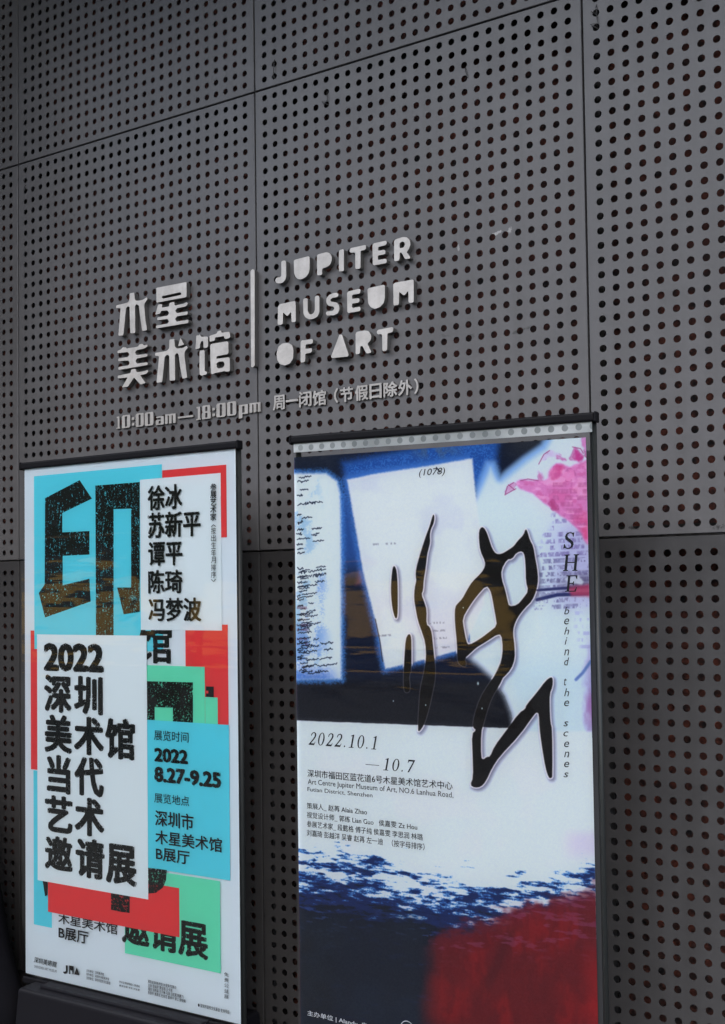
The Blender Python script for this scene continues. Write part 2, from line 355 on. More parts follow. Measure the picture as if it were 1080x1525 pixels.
# ------------------------------------------------------------------ raised sign
LD = .021                                        # letter depth
def Zf(ox, oy, s):
    return lambda pts: [(ox + x / s, oy + y / s) for x, y in pts]
zA = Zf(165, 410, 8.3077); zB = Zf(165, 490, 8.3077); zC = Zf(280, 470, 9); zJ = Zf(400, 345, 9); zT = Zf(510, 340, 9); zM = Zf(405, 415, 4.6957)
GLY = [
 ('sign_character', 'upper left raised silver character 木, above the character 美', zA, [[(233,222),(292,213),(296,290),(312,315),(350,312),(405,300),(440,272),(458,290),(420,345),(413,375),(430,560),(450,680),(388,690),(365,520),(347,375),(320,355),(300,380),(303,715),(242,720),(235,540),(232,390),(210,385),(188,410),(175,560),(155,745),(93,748),(108,560),(120,405),(66,410),(66,372),(150,352),(215,335),(232,295)]]),
 ('sign_character', 'raised silver character 星 with a slotted block on top, right of 木', zA, [[(562,155),(938,82),(938,270),(565,340)], [(632,262),(650,255),(860,210),(872,222),(868,243),(650,288),(636,284)], [(725,340),(785,328),(790,375),(905,350),(942,328),(956,352),(930,385),(820,408),(797,440),(815,468),(952,445),(952,487),(820,508),(795,540),(812,572),(962,548),(962,590),(560,658),(560,622),(700,598),(722,572),(700,540),(575,558),(575,520),(705,498),(722,465),(700,435),(625,440),(610,475),(550,490),(585,360),(637,358),(630,400),(722,385)]]),
 ('sign_character', 'raised silver character 美, first of the second Chinese line', zB, [[(82,270),(130,250),(150,222),(190,228),(195,240),(335,218),(355,188),(395,182),(412,205),(445,190),(458,212),(420,240),(320,262),(300,290),(318,322),(452,305),(455,340),(325,365),(305,395),(322,428),(455,410),(458,445),(92,508),(92,470),(215,450),(237,420),(215,390),(92,400),(92,365),(210,345),(233,315),(210,285),(85,300)], [(85,578),(245,545),(250,500),(305,490),(318,535),(420,520),(455,505),(468,525),(440,555),(362,572),(432,668),(370,690),(288,600),(212,715),(138,722),(208,600),(88,612)]]),
 ('sign_character', 'raised silver character 术 with a separate dot, between 美 and 馆', zB, [[(725,130),(788,122),(792,215),(815,240),(890,235),(940,205),(955,230),(915,280),(912,330),(945,605),(885,615),(858,470),(838,310),(815,297),(793,325),(797,635),(728,640),(722,330),(695,318),(668,345),(655,480),(635,660),(565,665),(580,520),(598,335),(548,330),(548,295),(690,272),(722,240)], [(862,105),(908,195),(832,215)]]),
 ('sign_character', 'raised silver character 馆 in four pieces beside the long vertical bar', zC, [[(110,265),(145,265),(155,250),(178,285),(255,278),(270,295),(268,415),(255,430),(215,435),(207,425),(205,345),(185,340),(163,375),(160,430),(145,445),(98,452),(108,350)], [(155,470),(210,460),(223,475),(225,745),(245,748),(257,770),(245,790),(180,808),(158,790),(152,700)], [(290,270),(385,240),(395,210),(440,198),(452,230),(545,215),(562,230),(565,290),(550,303),(500,315),(485,300),(480,275),(362,295),(360,335),(300,352),(287,340)], [(298,395),(312,380),(525,343),(540,360),(543,500),(530,518),(385,545),(378,580),(545,557),(560,575),(563,735),(550,750),(505,752),(490,745),(370,770),(330,785),(308,780),(300,600)], [(380,640),(410,618),(470,615),(490,640),(488,675),(460,700),(410,712),(385,690)]]),
 ('divider_bar', 'tall thin raised silver bar between the Chinese and English names', Zf(0, 0, 1), [[(373,403.5),(376,400.5),(379.3,402.3),(379.4,545),(376.4,547.3),(373.9,546.5)]]),
 ('sign_letter', 'raised silver letter J with a curled foot, first of JUPITER', zJ, [[(170,405),(185,390),(222,385),(235,400),(237,600),(225,645),(190,685),(140,697),(100,685),(88,655),(95,630),(115,612),(155,612),(170,590)]]),
 ('sign_letter', 'solid shield shaped raised letter U between J and P', zJ, [[(338,390),(355,375),(535,328),(550,340),(552,500),(540,555),(505,605),(450,638),(400,640),(360,610),(342,555)]]),
 ('sign_letter', 'solid raised letter P without a counter, in JUPITER', zJ, [[(648,318),(665,303),(780,272),(825,290),(848,340),(845,400),(820,450),(780,475),(720,495),(718,570),(705,583),(660,588),(650,575)]]),
 ('sign_letter', 'plain raised letter I, a short upright bar between P and T', zJ, [[(942,260),(955,245),(1000,233),(1010,245),(1010,520),(998,530),(950,535),(942,522)]]),
 ('sign_letter', 'raised letter T in the top English line, between I and E', zT, [[(95,285),(110,265),(300,223),(317,232),(315,275),(300,290),(243,302),(243,530),(225,545),(180,547),(172,530),(170,325),(110,328),(97,315)]]),
 ('sign_letter', 'raised letter E in the top English line, between T and R', zT, [[(403,220),(420,200),(580,165),(595,180),(590,215),(575,228),(480,250),(475,300),(560,288),(578,300),(575,340),(560,350),(475,365),(475,425),(580,405),(595,420),(592,460),(575,470),(425,498),(405,485)]]),
 ('sign_letter', 'raised letter R with an open counter at the end of JUPITER', zT, [[(692,170),(710,148),(810,115),(870,120),(905,160),(912,220),(895,275),(860,320),(908,385),(905,405),(840,415),(790,325),(770,330),(765,420),(745,438),(705,443),(692,430)], [(765,200),(800,178),(830,185),(838,220),(820,255),(768,270)]]),
 ('sign_letter', 'raised block letter M at the start of MUSEUM', zM, [[(42,195),(55,178),(160,155),(166,165),(167,298),(160,305),(142,305),(137,300),(134,232),(110,260),(103,260),(78,235),(76,315),(68,322),(45,325),(40,318)]]),
 ('sign_letter', 'raised letter U with an open middle, between M and S of MUSEUM', zM, [[(218,150),(225,138),(245,136),(250,145),(250,225),(258,245),(275,250),(292,240),(300,220),(300,130),(308,120),(325,118),(332,130),(332,235),(320,265),(290,282),(258,285),(232,270),(220,245)]]),
 ('sign_letter', 'raised curvy letter S, third of MUSEUM', zM, [[(455,98),(465,108),(463,125),(452,130),(420,135),(408,150),(412,160),(450,165),(470,185),(473,215),(460,245),(430,257),(385,258),(377,245),(380,230),(395,228),(425,225),(437,210),(430,195),(395,190),(380,170),(380,140),(400,112),(430,100)]]),
 ('sign_letter', 'raised letter E in the middle English line, after S', zM, [[(525,100),(535,88),(612,70),(620,80),(618,98),(610,105),(562,113),(560,142),(605,135),(613,145),(612,160),(604,168),(560,175),(560,205),(612,196),(620,205),(618,222),(610,228),(537,240),(527,235)]]),
 ('sign_letter', 'solid shield shaped raised letter U between E and the last M', zM, [[(668,75),(678,65),(782,42),(790,50),(790,135),(782,170),(755,200),(720,212),(690,200),(672,170)]]),
 ('sign_letter', 'raised block letter M at the end of MUSEUM', zM, [[(848,40),(860,28),(985,5),(992,15),(992,160),(985,168),(962,170),(955,162),(953,85),(930,115),(918,115),(890,92),(888,178),(880,185),(855,188),(850,180)]]),
 ('sign_letter', 'solid oval raised letter O at the start of the bottom English line', zM, [[(32,520),(45,475),(75,452),(110,448),(140,462),(151,500),(148,560),(125,595),(90,608),(55,598),(37,570)]]),
 ('sign_letter', 'raised letter F right after the solid oval O', zM, [[(200,445),(208,432),(282,422),(288,430),(286,448),(278,455),(236,462),(234,492),(275,485),(282,495),(280,510),(272,518),(234,525),(232,578),(224,584),(206,588),(200,580)]]),
 ('sign_letter', 'solid triangular raised letter A at the start of ART', zM, [[(472,392),(485,390),(492,398),(538,535),(530,545),(422,556),(412,548)]]),
 ('sign_letter', 'raised letter R without a counter, in ART', zM, [[(585,385),(592,372),(640,362),(675,365),(695,395),(692,430),(668,455),(695,510),(690,520),(660,524),(632,470),(618,475),(616,518),(610,528),(590,530),(585,522)]]),
 ('sign_letter', 'raised letter T that ends the bottom English line', zM, [[(733,370),(740,358),(840,338),(850,345),(848,368),(840,375),(808,383),(806,495),(798,505),(778,508),(772,500),(770,388),(742,390),(735,384)]]),
]
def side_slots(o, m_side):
    """faces that do not look at the street are the returns of the letter, shade put into their colour"""
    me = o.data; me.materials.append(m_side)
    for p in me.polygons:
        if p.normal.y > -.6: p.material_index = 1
for name, label, zf, polys in GLY:
    pl = [fillet([at(x, y, -LD) for x, y in zf(q)], .0045) for q in polys]
    v, f = curve_vf(pl, LD - .002, .0007)
    v = np.stack([v[:, 0], -.002 - (LD - .002) / 2 - v[:, 2], v[:, 1]], 1)
    o = obj(name, v, f, M_letter); side_slots(o, M_letter_side)
    tag(o, label, 'letter' if name == 'sign_letter' else 'bar' if name == 'divider_bar' else 'character',
        {'sign_letter': 'raised letters of the English museum name', 'sign_character': 'raised characters of the Chinese museum name'}.get(name))
# small opening-hours line
D0 = [[(0,.06),(.08,0),(.86,0),(1,.1),(1,.94),(.92,1),(.14,1),(0,.9)], [(.36,.1),(.62,.1),(.62,.9),(.36,.9)]]
D1 = [[(0,0),(1,0),(1,.09),(.85,.09),(.85,1),(.1,1),(.1,.88),(.36,.88),(.36,.09),(0,.09)]]
D8 = [[(.05,0),(.95,0),(1,.08),(1,.44),(.9,.5),(.94,.56),(.94,.93),(.86,1),(.12,1),(.05,.93),(.05,.56),(.1,.5),(0,.44),(0,.08)], [(.38,.1),(.62,.1),(.62,.44),(.38,.44)], [(.38,.57),(.62,.57),(.62,.9),(.38,.9)]]
DC = [[(.1,.12),(.9,.12),(.9,.36),(.1,.36)], [(.1,.62),(.9,.62),(.9,.86),(.1,.86)]]
DA = [[(0,0),(1,0),(1,1),(.05,1),(.05,.83),(.62,.83),(.62,.6),(0,.6)], [(.34,.14),(.62,.14),(.62,.46),(.34,.46)]]
DM = [[(0,0),(.25,0),(.25,.84),(.375,.84),(.375,0),(.625,0),(.625,.84),(.75,.84),(.75,0),(1,0),(1,1),(0,1)]]
DP = [[(0,-.42),(.38,-.42),(.38,0),(1,0),(1,1),(0,1)], [(.38,.15),(.64,.15),(.64,.84),(.38,.84)]]
DD = [[(0,0),(1,0),(1,1),(0,1)]]
SD = .007
def z5(x, y): return 165 + x / 4.5, 570 + y / 4.5
SM = [('1', 38, 62, 228, 309, D1, 'small metal digit 1 at the very start of the opening hours'), ('0', 75, 131, 220, 306, D0, 'small metal digit 0 between the first 1 and its colon'),
 (':', 139, 161, 222, 298, DC, 'small metal colon of the am time, above the left poster'), ('0', 167, 222, 208, 297, D0, 'small metal digit 0 right after the colon of the am time'),
 ('0', 228, 286, 201, 291, D0, 'small metal digit 0 right before the letters am'), ('a', 303, 356, 228, 285, DA, 'small metal letter a of the am time'),
 ('m', 364, 435, 213, 277, DM, 'small metal letter m before the long dash'), ('-', 450, 553, 231, 241, DD, 'long thin metal dash between the am and pm times'),
 ('1', 572, 604, 163, 252, D1, 'small metal digit 1 right after the long dash'), ('8', 611, 671, 155, 246, D8, 'small metal digit 8 of the pm time'),
 (':', 679, 701, 158, 235, DC, 'small metal colon of the pm time, after the digit 8'), ('0', 708, 771, 140, 234, D0, 'small metal digit 0 right after the colon of the pm time'),
 ('0', 779, 841, 130, 224, D0, 'small metal digit 0 right before the letters pm'), ('p', 858, 920, 150, 214, DP, 'small metal letter p of the pm time'),
 ('m', 930, 1004, 138, 202, DM, 'small metal letter m that crosses the vertical panel joint')]
for ch, x0, x1, y0, y1, gl, label in SM:
    # y0 = top at the left edge, y1 = bottom at the left edge
    X0, Za = at(*z5(x0, y1), -SD); X1, _ = at(*z5(x1, y1), -SD); _, Zb = at(*z5(x0, y0), -SD)
    if ch == '-': Zb = Za + .0065
    pl = [fillet([(X0 + x * (X1 - X0), Za + y * (Zb - Za)) for x, y in q], .0012) for q in gl]
    v, f = curve_vf(pl, SD - .001, .0003)
    v = np.stack([v[:, 0], -.001 - (SD - .001) / 2 - v[:, 2], v[:, 1]], 1)
    o = obj('sign_digit' if ch.isdigit() else 'sign_letter' if ch.isalpha() else 'sign_mark', v, f, M_small); side_slots(o, M_letter_side)
    tag(o, label, 'digit' if ch.isdigit() else 'letter' if ch.isalpha() else 'mark', 'small metal opening hours line')
def z6(x, y): return 395 + x / 4.5, 550 + y / 4.5
SC = [('周', 52, 132, 178, 278), ('一', 138, 222, 207, 222), ('闭', 228, 312, 152, 256), ('馆', 318, 410, 145, 248), ('（', 463, 490, 128, 227), ('节', 503, 592, 124, 224),
      ('假', 603, 692, 110, 214), ('日', 700, 782, 100, 202), ('除', 794, 886, 88, 190), ('外', 892, 986, 76, 180), ('）', 1000, 1028, 62, 166)]
for ch, x0, x1, y0, y1 in SC:
    X0, Za = at(*z6(x0, y1), -SD); X1, _ = at(*z6(x1, y1), -SD); _, Zb = at(*z6(x0, y0), -SD)
    rad = .0014; v, f = fit_vf(text_vf(ch, 0, depth=.1), X0 + rad, X1 - rad, Za + rad * .8, Zb - rad * .8, -.001, SD - .001)
    v, f = embolden(v, f, rad, .00006)
    o = obj('sign_character' if ch not in '（）' else 'sign_mark', v, f, M_small); side_slots(o, M_letter_side)
    what = {'（': 'small metal opening bracket before the character 节', '）': 'small metal closing bracket at the end of the closing day notice', '一': 'small metal character 一, a single thin stroke after 周'}
    tag(o, what.get(ch, 'small metal character %s in the closing day notice' % ch if ch != '馆' else 'small metal character 馆 in the closing day notice, after 闭'), 'character' if ch not in '（）' else 'mark', 'small metal closing day notice')

# ------------------------------------------------------------------ loose wires poking out of the holes
M_wire = mat('black_wire', (.01, .01, .01), .6)
WIRES = [([(407, 84), (409, 94), (407, 113), (409, 119)], 'thin black wire end hanging from a hole left of the upper vertical joint'),
 ([(485, 134), (488, 143), (488, 150), (480, 152), (487, 155)], 'hooked black wire end just under the upper joint, above JUPITER'),
 ([(692, 97), (694, 105), (696, 114), (690, 117)], 'short black wire end in the upper part of the panel with the white scuff'),
 ([(888, 2), (888, 12), (889, 20), (881, 18), (889, 22), (890, 29), (891, 35), (880, 37), (889, 41)], 'knotted black wire threaded through three holes at the top right'),
 ([(38, 272), (37, 279), (37, 284), (41, 281), (38, 286)], 'black wire end looped between two holes near the left edge')]
for pts, label in WIRES:
    q = []
    for k, (x, y) in enumerate(pts):
        X, Z = at(x, y, -.004); q.append((X, .006 if k in (0, len(pts) - 1) else -.004 - .003 * (k % 2), Z))
    v, f = tube(q, .0014, 6); tag(obj('loose_wire', v, f, M_wire), label, 'wire', 'loose wires in the holes')

# ------------------------------------------------------------------ poster stands
YP = -.24                                         # plane of the posters, 24 cm in front of the steel
M_blocksheet = mat('dark_light_block', (.025, .025, .027), .7)  # dark so that no light bounces off the poster backs
M_rail = mat('black_rail', (.004, .004, .005), .5, 0, .07)
M_pole = mat('dark_pole', (.014, .016, .016), .4, 0, .25)
M_base = mat('black_plastic_base', (.0045, .0045, .006), .5, 0, .08)
L(M_base, bump(M_base, noise(M_base, 180, 2), .15, .0006), bsdf(M_base).inputs['Normal'])
def film_material(name, haze):
    m = bpy.data.materials.new(name); m.use_nodes = True; t = m.node_tree; t.nodes.clear()
    out = N(m, 'ShaderNodeOutputMaterial'); tr = N(m, 'ShaderNodeBsdfTransparent'); tr.inputs[0].default_value = (.97, .975, .98, 1)
    gl = N(m, 'ShaderNodeBsdfGlossy'); gl.inputs['Roughness'].default_value = .035
    n = mth(m, 'ADD', noise(m, 3.2, 2, stretch=(1, 1, 2.2)), mth(m, 'MULTIPLY', noise(m, 16, 2, stretch=(.3, 1, 2.0)), .12))
    sep = N(m, 'ShaderNodeSeparateXYZ'); L(m, pos(m), sep.inputs[0])
    for zc, amp in ((at(500, 776, -.248)[1], .13), (at(500, 1000, -.248)[1], .05), (at(500, 965, -.248)[1], .04)):
        dz_ = mth(m, 'SUBTRACT', mth(m, 'ADD', sep.outputs['Z'], mth(m, 'MULTIPLY', noise(m, 1.5, 2), .02)), zc + .01)
        g_ = mth(m, 'POWER', 2.718, mth(m, 'MULTIPLY', mth(m, 'MULTIPLY', dz_, dz_), -1 / .0035 ** 2))
        n = mth(m, 'ADD', n, mth(m, 'MULTIPLY', g_, mth(m, 'MULTIPLY', noise(m, 5, 2), amp * 2)))
    nb = bump(m, n, .55, .006); L(m, nb, gl.inputs['Normal'])
    fr_ = N(m, 'ShaderNodeFresnel'); fr_.inputs['IOR'].default_value = 1.5
    mx = N(m, 'ShaderNodeMixShader'); L(m, mth(m, 'MULTIPLY', fr_.outputs[0], 1.1), mx.inputs[0]); L(m, tr.outputs[0], mx.inputs[1]); L(m, gl.outputs[0], mx.inputs[2])
    last = mx.outputs[0]
    if haze:
        df = N(m, 'ShaderNodeBsdfDiffuse'); df.inputs[0].default_value = (.62, .66, .66, 1)
        px_ = N(m, 'ShaderNodeSeparateXYZ'); L(m, pos(m), px_.inputs[0])
        (sx0, sz0), (sx1, sz1) = strip_line
        fx = mth(m, 'SUBTRACT', mth(m, 'FRACT', mth(m, 'DIVIDE', mth(m, 'SUBTRACT', px_.outputs[0], sx0), .0367)), .5)
        fx = mth(m, 'MULTIPLY', fx, .0367)
        fz = mth(m, 'SUBTRACT', px_.outputs[2], mth(m, 'ADD', mth(m, 'MULTIPLY', mth(m, 'SUBTRACT', px_.outputs[0], sx0), (sz1 - sz0) / (sx1 - sx0)), sz0))
        rr_ = mth(m, 'SQRT', mth(m, 'ADD', mth(m, 'MULTIPLY', fx, fx), mth(m, 'MULTIPLY', fz, fz)))
        dot = mth(m, 'MULTIPLY', mth(m, 'SUBTRACT', .0092, rr_), 900.0, True)
        cv = ramp(m, noise(m, 5, 3), [(.35, (.42, .45, .45)), (.65, (.74, .78, .78))])
        L(m, mixc(m, mth(m, 'MULTIPLY', dot, ramp(m, noise(m, 7, 2), [(.3, .35), (.7, .75)])), cv, (.17, .2, .2)), df.inputs[0])
        m2 = N(m, 'ShaderNodeMixShader')
        m2.inputs[0].default_value = haze; L(m, last, m2.inputs[1]); L(m, df.outputs[0], m2.inputs[2]); last = m2.outputs[0]
    L(m, last, out.inputs[0]); return m
strip_line = (at(440, 667.5, -.243), at(882, 634.5, -.243))
M_film = film_material('clear_film', 0)
M_frost = film_material('frosted_tape', .85)

def quadv(c, Y): return [(X, Y, Z) for X, Z in c]
def stand(label, TL, TR, zbot, strip):
    """top rail corners TL, TR as (X, Z) in the poster plane; everything hangs square from the rail"""
    (x0, z0), (x1, z1) = TL, TR
    e = empty('poster_stand', ((x0 + x1) / 2, YP, 0), label, 'poster stand', 'door frame poster stands')
    ht = .0235
    v, f = box(x0 - .003, x1 + .003, YP - .012, YP + .014, -ht, 0, .006, 3)
    v = [(x, y, z + z0 + (z1 - z0) * (x - x0) / (x1 - x0)) for x, y, z in v]
    rail = obj('top_rail', v, f, M_rail, e)
    for X, Zc in ((x0 - .004, z0), (x1 + .004, z1)):
        v, f = box(X - .003, X + .003, YP - .0135, YP + .0165, Zc - ht - .002, Zc + .0015, .004, 3); obj('end_cap', v, f, M_rail, rail)
    for X, Zc in ((x0 + .009, z0), (x1 - .009, z1)):
        v, f = tube([(X, YP + .014, .1), (X, YP + .014, Zc - ht + .003)], .0085, 14); obj('pole', v, f, M_pole, e, True)
    c = [(x0 + .001, zbot), (x1 - .001, zbot), (x1 - .001, z1 - ht + .002), (x0 + .001, z0 - ht + .002)]
    film = obj('clear_film', quadv(c, YP - .008), [(0, 1, 2, 3)], M_film, e)
    obj('light_block_sheet', quadv([(x0 + .012, zbot + .001), (x1 - .012, zbot + .001), (x1 - .012, z1 - ht - .07 * bool(strip)), (x0 + .012, z0 - ht - .07 * bool(strip))], YP + .004), [(0, 1, 2, 3)], M_blocksheet, e)  # sheet added to keep the gap behind the poster dark
    if strip:
        h = strip
        obj('frosted_strip', quadv([(x0 + .004, z0 - ht - h), (x1 - .006, z1 - ht - h), (x1 - .006, z1 - ht), (x0 + .004, z0 - ht)], YP - .003), [(0, 1, 2, 3)], M_frost, film)
    v, f = box(x0 + .004, x1 - .004, YP - .012, YP + .012, zbot - .022, zbot, .004, 2); obj('bottom_rail', v, f, M_rail, e)
    bx0, bx1 = x0 + .062, x1 - .055
    # base: a moulded hollow foot with a rounded lip and a low step on its top
    bz = .212
    bm = bmesh.new(); bmesh.ops.create_cube(bm, size=1)
    for q in bm.verts:
        s = 1.0 if q.co.z > 0 else 1.05
        q.co = ((bx0 + bx1) / 2 + q.co.x * (bx1 - bx0) * s, YP + .035 + q.co.y * .24 * s, q.co.z * bz + bz / 2)
    bmesh.ops.bevel(bm, geom=bm.edges[:], offset=.011, segments=3, profile=.5, affect='EDGES')
    v, f = bm_data(bm); base = obj('base', v, f, M_base, e, False)
    v, f = box((bx0 + bx1) / 2 - .34, (bx0 + bx1) / 2 + .34, YP - .05, YP + .12, bz - .002, bz + .01, .004); obj('base_step', v, f, M_base, base)
    for X in (x0 + .009, x1 - .009):
        v, f = box(X - .016, X + .016, YP - .004, YP + .032, .0, .13, .004); obj('foot_socket', v, f, M_base, e)
    return e
A0, A1 = at(34.5, 689.5, YP), at(354.5, 656.5, YP)
_, ZB = at(38.5, 1452, YP)
stand('black poster stand on the left, holding the blue and red exhibition poster', A0, A1, ZB, 0)
B0, B1 = at(436.5, 649.5, YP), at(885.5, 614, YP)
stand('black poster stand on the right with a frosted strip, holding the ink and ocean poster', B0, B1, ZB, .025)

# ------------------------------------------------------------------ left poster: flat colour blocks and black lettering
M_paper = mat('poster_paper', ink(194, 205, 219), .55, 0, .1)
def flat(name, col): return mat(name, ink(*col), .5, 0, .1)
M_blue, M_red, M_green = flat('print_blue', (82, 190, 205)), flat('print_red', (200, 58, 60)), flat('print_green', (96, 199, 166))
M_white = mat('print_white', ink(197, 208, 222), .55, 0, .1)
def worn_ink(name, amount, scale):
    m = mat(name, (.012, .014, .012), .55, 0, .1); t = m.node_tree; b = bsdf(m); out = t.nodes['Material Output']
    tr = N(m, 'ShaderNodeBsdfTransparent'); mx = N(m, 'ShaderNodeMixShader')
    a = noise(m, scale, 5, .75); c = noise(m, scale * .12, 3, .6); d = noise(m, scale * .8, 3, .7, stretch=(1, 1, .22))
    k = mth(m, 'ADD', mth(m, 'MULTIPLY', a, .62), mth(m, 'ADD', mth(m, 'MULTIPLY', c, .16), mth(m, 'MULTIPLY', d, .34)))
    k = mth(m, 'MULTIPLY', mth(m, 'SUBTRACT', k, amount), 25.0, True)
    L(m, k, mx.inputs[0]); L(m, b.outputs[0], mx.inputs[1]); L(m, tr.outputs[0], mx.inputs[2]); L(m, mx.outputs[0], out.inputs[0]); return m
M_worn = worn_ink('worn_black_ink', .615, 150)
M_worn2 = worn_ink('scratched_black_ink', .605, 170)
M_ink = mat('black_ink', (.014, .015, .016), .55, 0, .1)
SX0, SX1 = at(37.2, 900, YP)[0], at(353.0, 900, YP)[0]
SZ1, SZ0 = at(37.2, 699, YP)[1] , at(38.5, 1449, YP)[1]
poster = obj('exhibition_poster', quadv([(SX0, SZ0), (SX1, SZ0), (SX1, SZ1 + .002), (SX0, SZ1)], YP), [(0, 1, 2, 3)], M_paper)
tag(poster, 'white poster with blue, red and green blocks and heavy black lettering, left stand', 'poster')
lay = [0]
def block(m, tl, br, name='colour_block', label=None):
    lay[0] += 1; Y = YP - .0004 - .00022 * lay[0]
    X0, Z1 = at(*tl, Y); X1, Z0 = at(*br, Y)
    o = obj(name, quadv([(X0, Z0), (X1, Z0), (X1, Z1), (X0, Z1)], Y), [(0, 1, 2, 3)], m, poster)
    if label: o['label'] = label
    return o
def shape(m, polys, parent=None, name='lettering', Y=None):
    if Y is None: lay[0] += 1; Y = YP - .0004 - .00022 * lay[0]
    v, f = curve_vf([[at(x, y, Y) for x, y in q] for q in polys], 0)
    return obj(name, np.stack([v[:, 0], np.full(len(v), Y), v[:, 1]], 1), f, m, parent or poster)
def text(m, s, tl, br, bold=0.0, shear=0.0, parent=None, Y=None, name='lettering', space=1.0):
    if Y is None: Y = YP - .0062
    X0, Z1 = at(*tl, Y); X1, Z0 = at(*br, Y)
    g = text_vf(s, 0, shear, space=space); hh = float(np.ptp(g[0][:, 1])); rad = bold * (Z1 - Z0) / max(.5, hh)
    if bold > 0: X0 += rad; X1 -= rad; Z0 += rad * .8; Z1 -= rad * .8
    v, f = fit_vf(g, X0, X1, Z0, Z1, Y)
    if bold > 0: v, f = embolden(v, f, rad, .00002)
    return obj(name, v, f, m, parent or poster)
k5 = lambda x, y: (x / 2.842, 640 + y / 2.842)
k6 = lambda x, y: (x / 2.842, 930 + y / 2.842)
k7 = lambda x, y: (x / 2.842, 1220 + y / 2.842)
block(M_red, (45.7, 939), (70, 1148)); block(M_blue, (50, 1147), (77.4, 1382))
block(M_red, k5(687, 172), (338, 800)); block(M_red, (276, 930), (340.6, 1079.8))
block(M_blue, (50.7, 709.3), (243, 970.5), label='large sky blue block behind the big character')
k2 = Zf(20, 680, 5.143)
shape(M_worn, [k2([(243,318),(508,180),(602,322),(375,432),(375,580),(583,570),(583,750),(378,760),(378,985),(583,935),(592,1110),(243,1232),(195,1045),(240,980)])])
shape(M_worn2, [k2([(628,222),(968,195),(968,1190),(845,1207),(795,1003),(902,1003),(902,398),(768,402),(768,1368),(633,1368)])])
block(M_white, k5(593, 212), k5(940, 850), 'name_panel')
text(M_worn2, '馆', (205, 930), (256.5, 989), .03, Y=YP - .0004 - .00022 * (lay[0] - 1.5))
block(M_green, k6(618, 172), (305.6, 1081)); block(M_green, (305.5, 1038), (324.6, 1080.5))
shape(M_worn2, [[k6(*q) for q in [(622,240),(817,245),(817,416),(732,412),(732,352),(655,350),(655,405),(622,403)]]])
shape(M_ink, [[k6(*q) for q in [(872,262),(905,263),(905,308),(872,306),(872,292),(882,292),(882,280),(872,280)]]])
block(M_blue, k6(620, 403), k7(975, 260), label='sky blue block with the dates and the place')
block(M_green, (185.4, 1290), k7(935, 653))
text(M_worn2, '邀请展', k7(515, 372), k7(882, 600), .035, Y=YP - .0004 - .00022 * (lay[0] + .5))
text(M_ink, '木星美术馆', k7(247, 393), k7(497, 490), .012, Y=YP - .0004 - .00022 * (lay[0] + .5))
text(M_ink, 'B展厅', k7(248, 452), k7(375, 531), .02)
lay[0] += 1
block(M_red, k7(203, 200), k7(760, 500), label='wide red strip under the title panel')
shape(M_worn2, [[k7(*q) for q in [(625,205),(706,215),(703,258),(690,290),(660,312),(625,315)]]])
shape(M_worn2, [[k7(*q) for q in [(470,300),(550,315),(549,397),(512,392),(470,383)]]])
shape(M_ink, [[k7(*q) for q in [(180,255),(202,258),(200,322),(191,326)]]])
block(M_white, k6(157, 42), k7(628, 340), 'title_panel')
T6 = lambda s, a, b, **kw: text(M_worn2, s, k6(*a), k6(*b), **kw)
T6('2022', (185, 77), (440, 206), bold=.05)
T6('深', (187, 210), (303, 377), bold=.04); T6('圳', (313, 216), (436, 386), bold=.04)
T6('美', (188, 378), (306, 550), bold=.04); T6('术', (313, 386), (441, 560), bold=.04); T6('馆', (445, 393), (573, 578), bold=.04)
T6('当', (198, 548), (300, 722), bold=.04); T6('代', (315, 556), (440, 735), bold=.04)
T6('艺', (190, 718), (308, 890), bold=.04); T6('术', (316, 726), (442, 906), bold=.04)
T7 = lambda m, s, a, b, **kw: text(m, s, k7(*a), k7(*b), **kw)
T7(M_worn2, '邀', (190, 64), (308, 228), bold=.04); T7(M_worn2, '请', (320, 74), (444, 262), bold=.04); T7(M_worn2, '展', (448, 98), (579, 290), bold=.04)
for s, a, b in (('徐冰', (625, 238), (772, 334)), ('苏新平', (625, 352), (850, 450)), ('谭平', (627, 476), (773, 573)), ('陈琦', (627, 594), (773, 692)), ('冯梦波', (628, 712), (852, 812))):
    text(M_worn2, s, k5(*a), k5(*b), .026)
for k, ch in enumerate('参展艺术家'):
    y = 228 + k * 31.6; text(M_ink, ch, k5(890, y), k5(916, y + 29), .018)
for k, ch in enumerate('按出生年月排序'):
    y = 414 + k * 31.0; text(M_ink, ch, k5(893, y), k5(914, y + 27), -.003)
shape(M_ink, [[k5(*q) for q in [(893,410),(904,400),(914,409),(912,411),(904,403),(895,412)]]]); shape(M_ink, [[k5(*q) for q in [(893,634),(904,644),(914,633),(912,631),(904,641),(895,632)]]])
T6i = lambda s, a, b, bold=0.0: text(M_ink if bold < .02 else M_worn2, s, k6(*a), k6(*b), bold)
T6i('展览时间', (652, 446), (798, 500)); T6i('2022', (653, 520), (796, 593), .05); T6i('8.27-9.25', (653, 600), (936, 694), .05)
T6i('展览地点', (653, 712), (801, 770)); T6i('深圳市', (656, 784), (820, 872), .016)
T7(M_ink, '木星美术馆', (657, 44), (940, 142), bold=.016); T7(M_ink, 'B展厅', (660, 117), (803, 194), bold=.016)
T7(M_ink, '深圳美術館', (143, 581), (242, 629), bold=.01, shear=.25); T7(M_ink, 'SHENZHEN ART MUSEUM', (146, 617), (240, 650))
shape(M_ink, [[k7(*q) for q in [(279,618),(287,619),(287,645),(283,653),(274,655),(268,650),(268,645),(276,645),(279,641)]]])
shape(M_ink, [[k7(*q) for q in [(293,619),(312,622),(312,657),(307,656),(306,637),(302,642),(298,636),(297,656),(293,655)]]])
shape(M_ink, [[k7(*q) for q in [(325,628),(337,660),(314,657)]]])
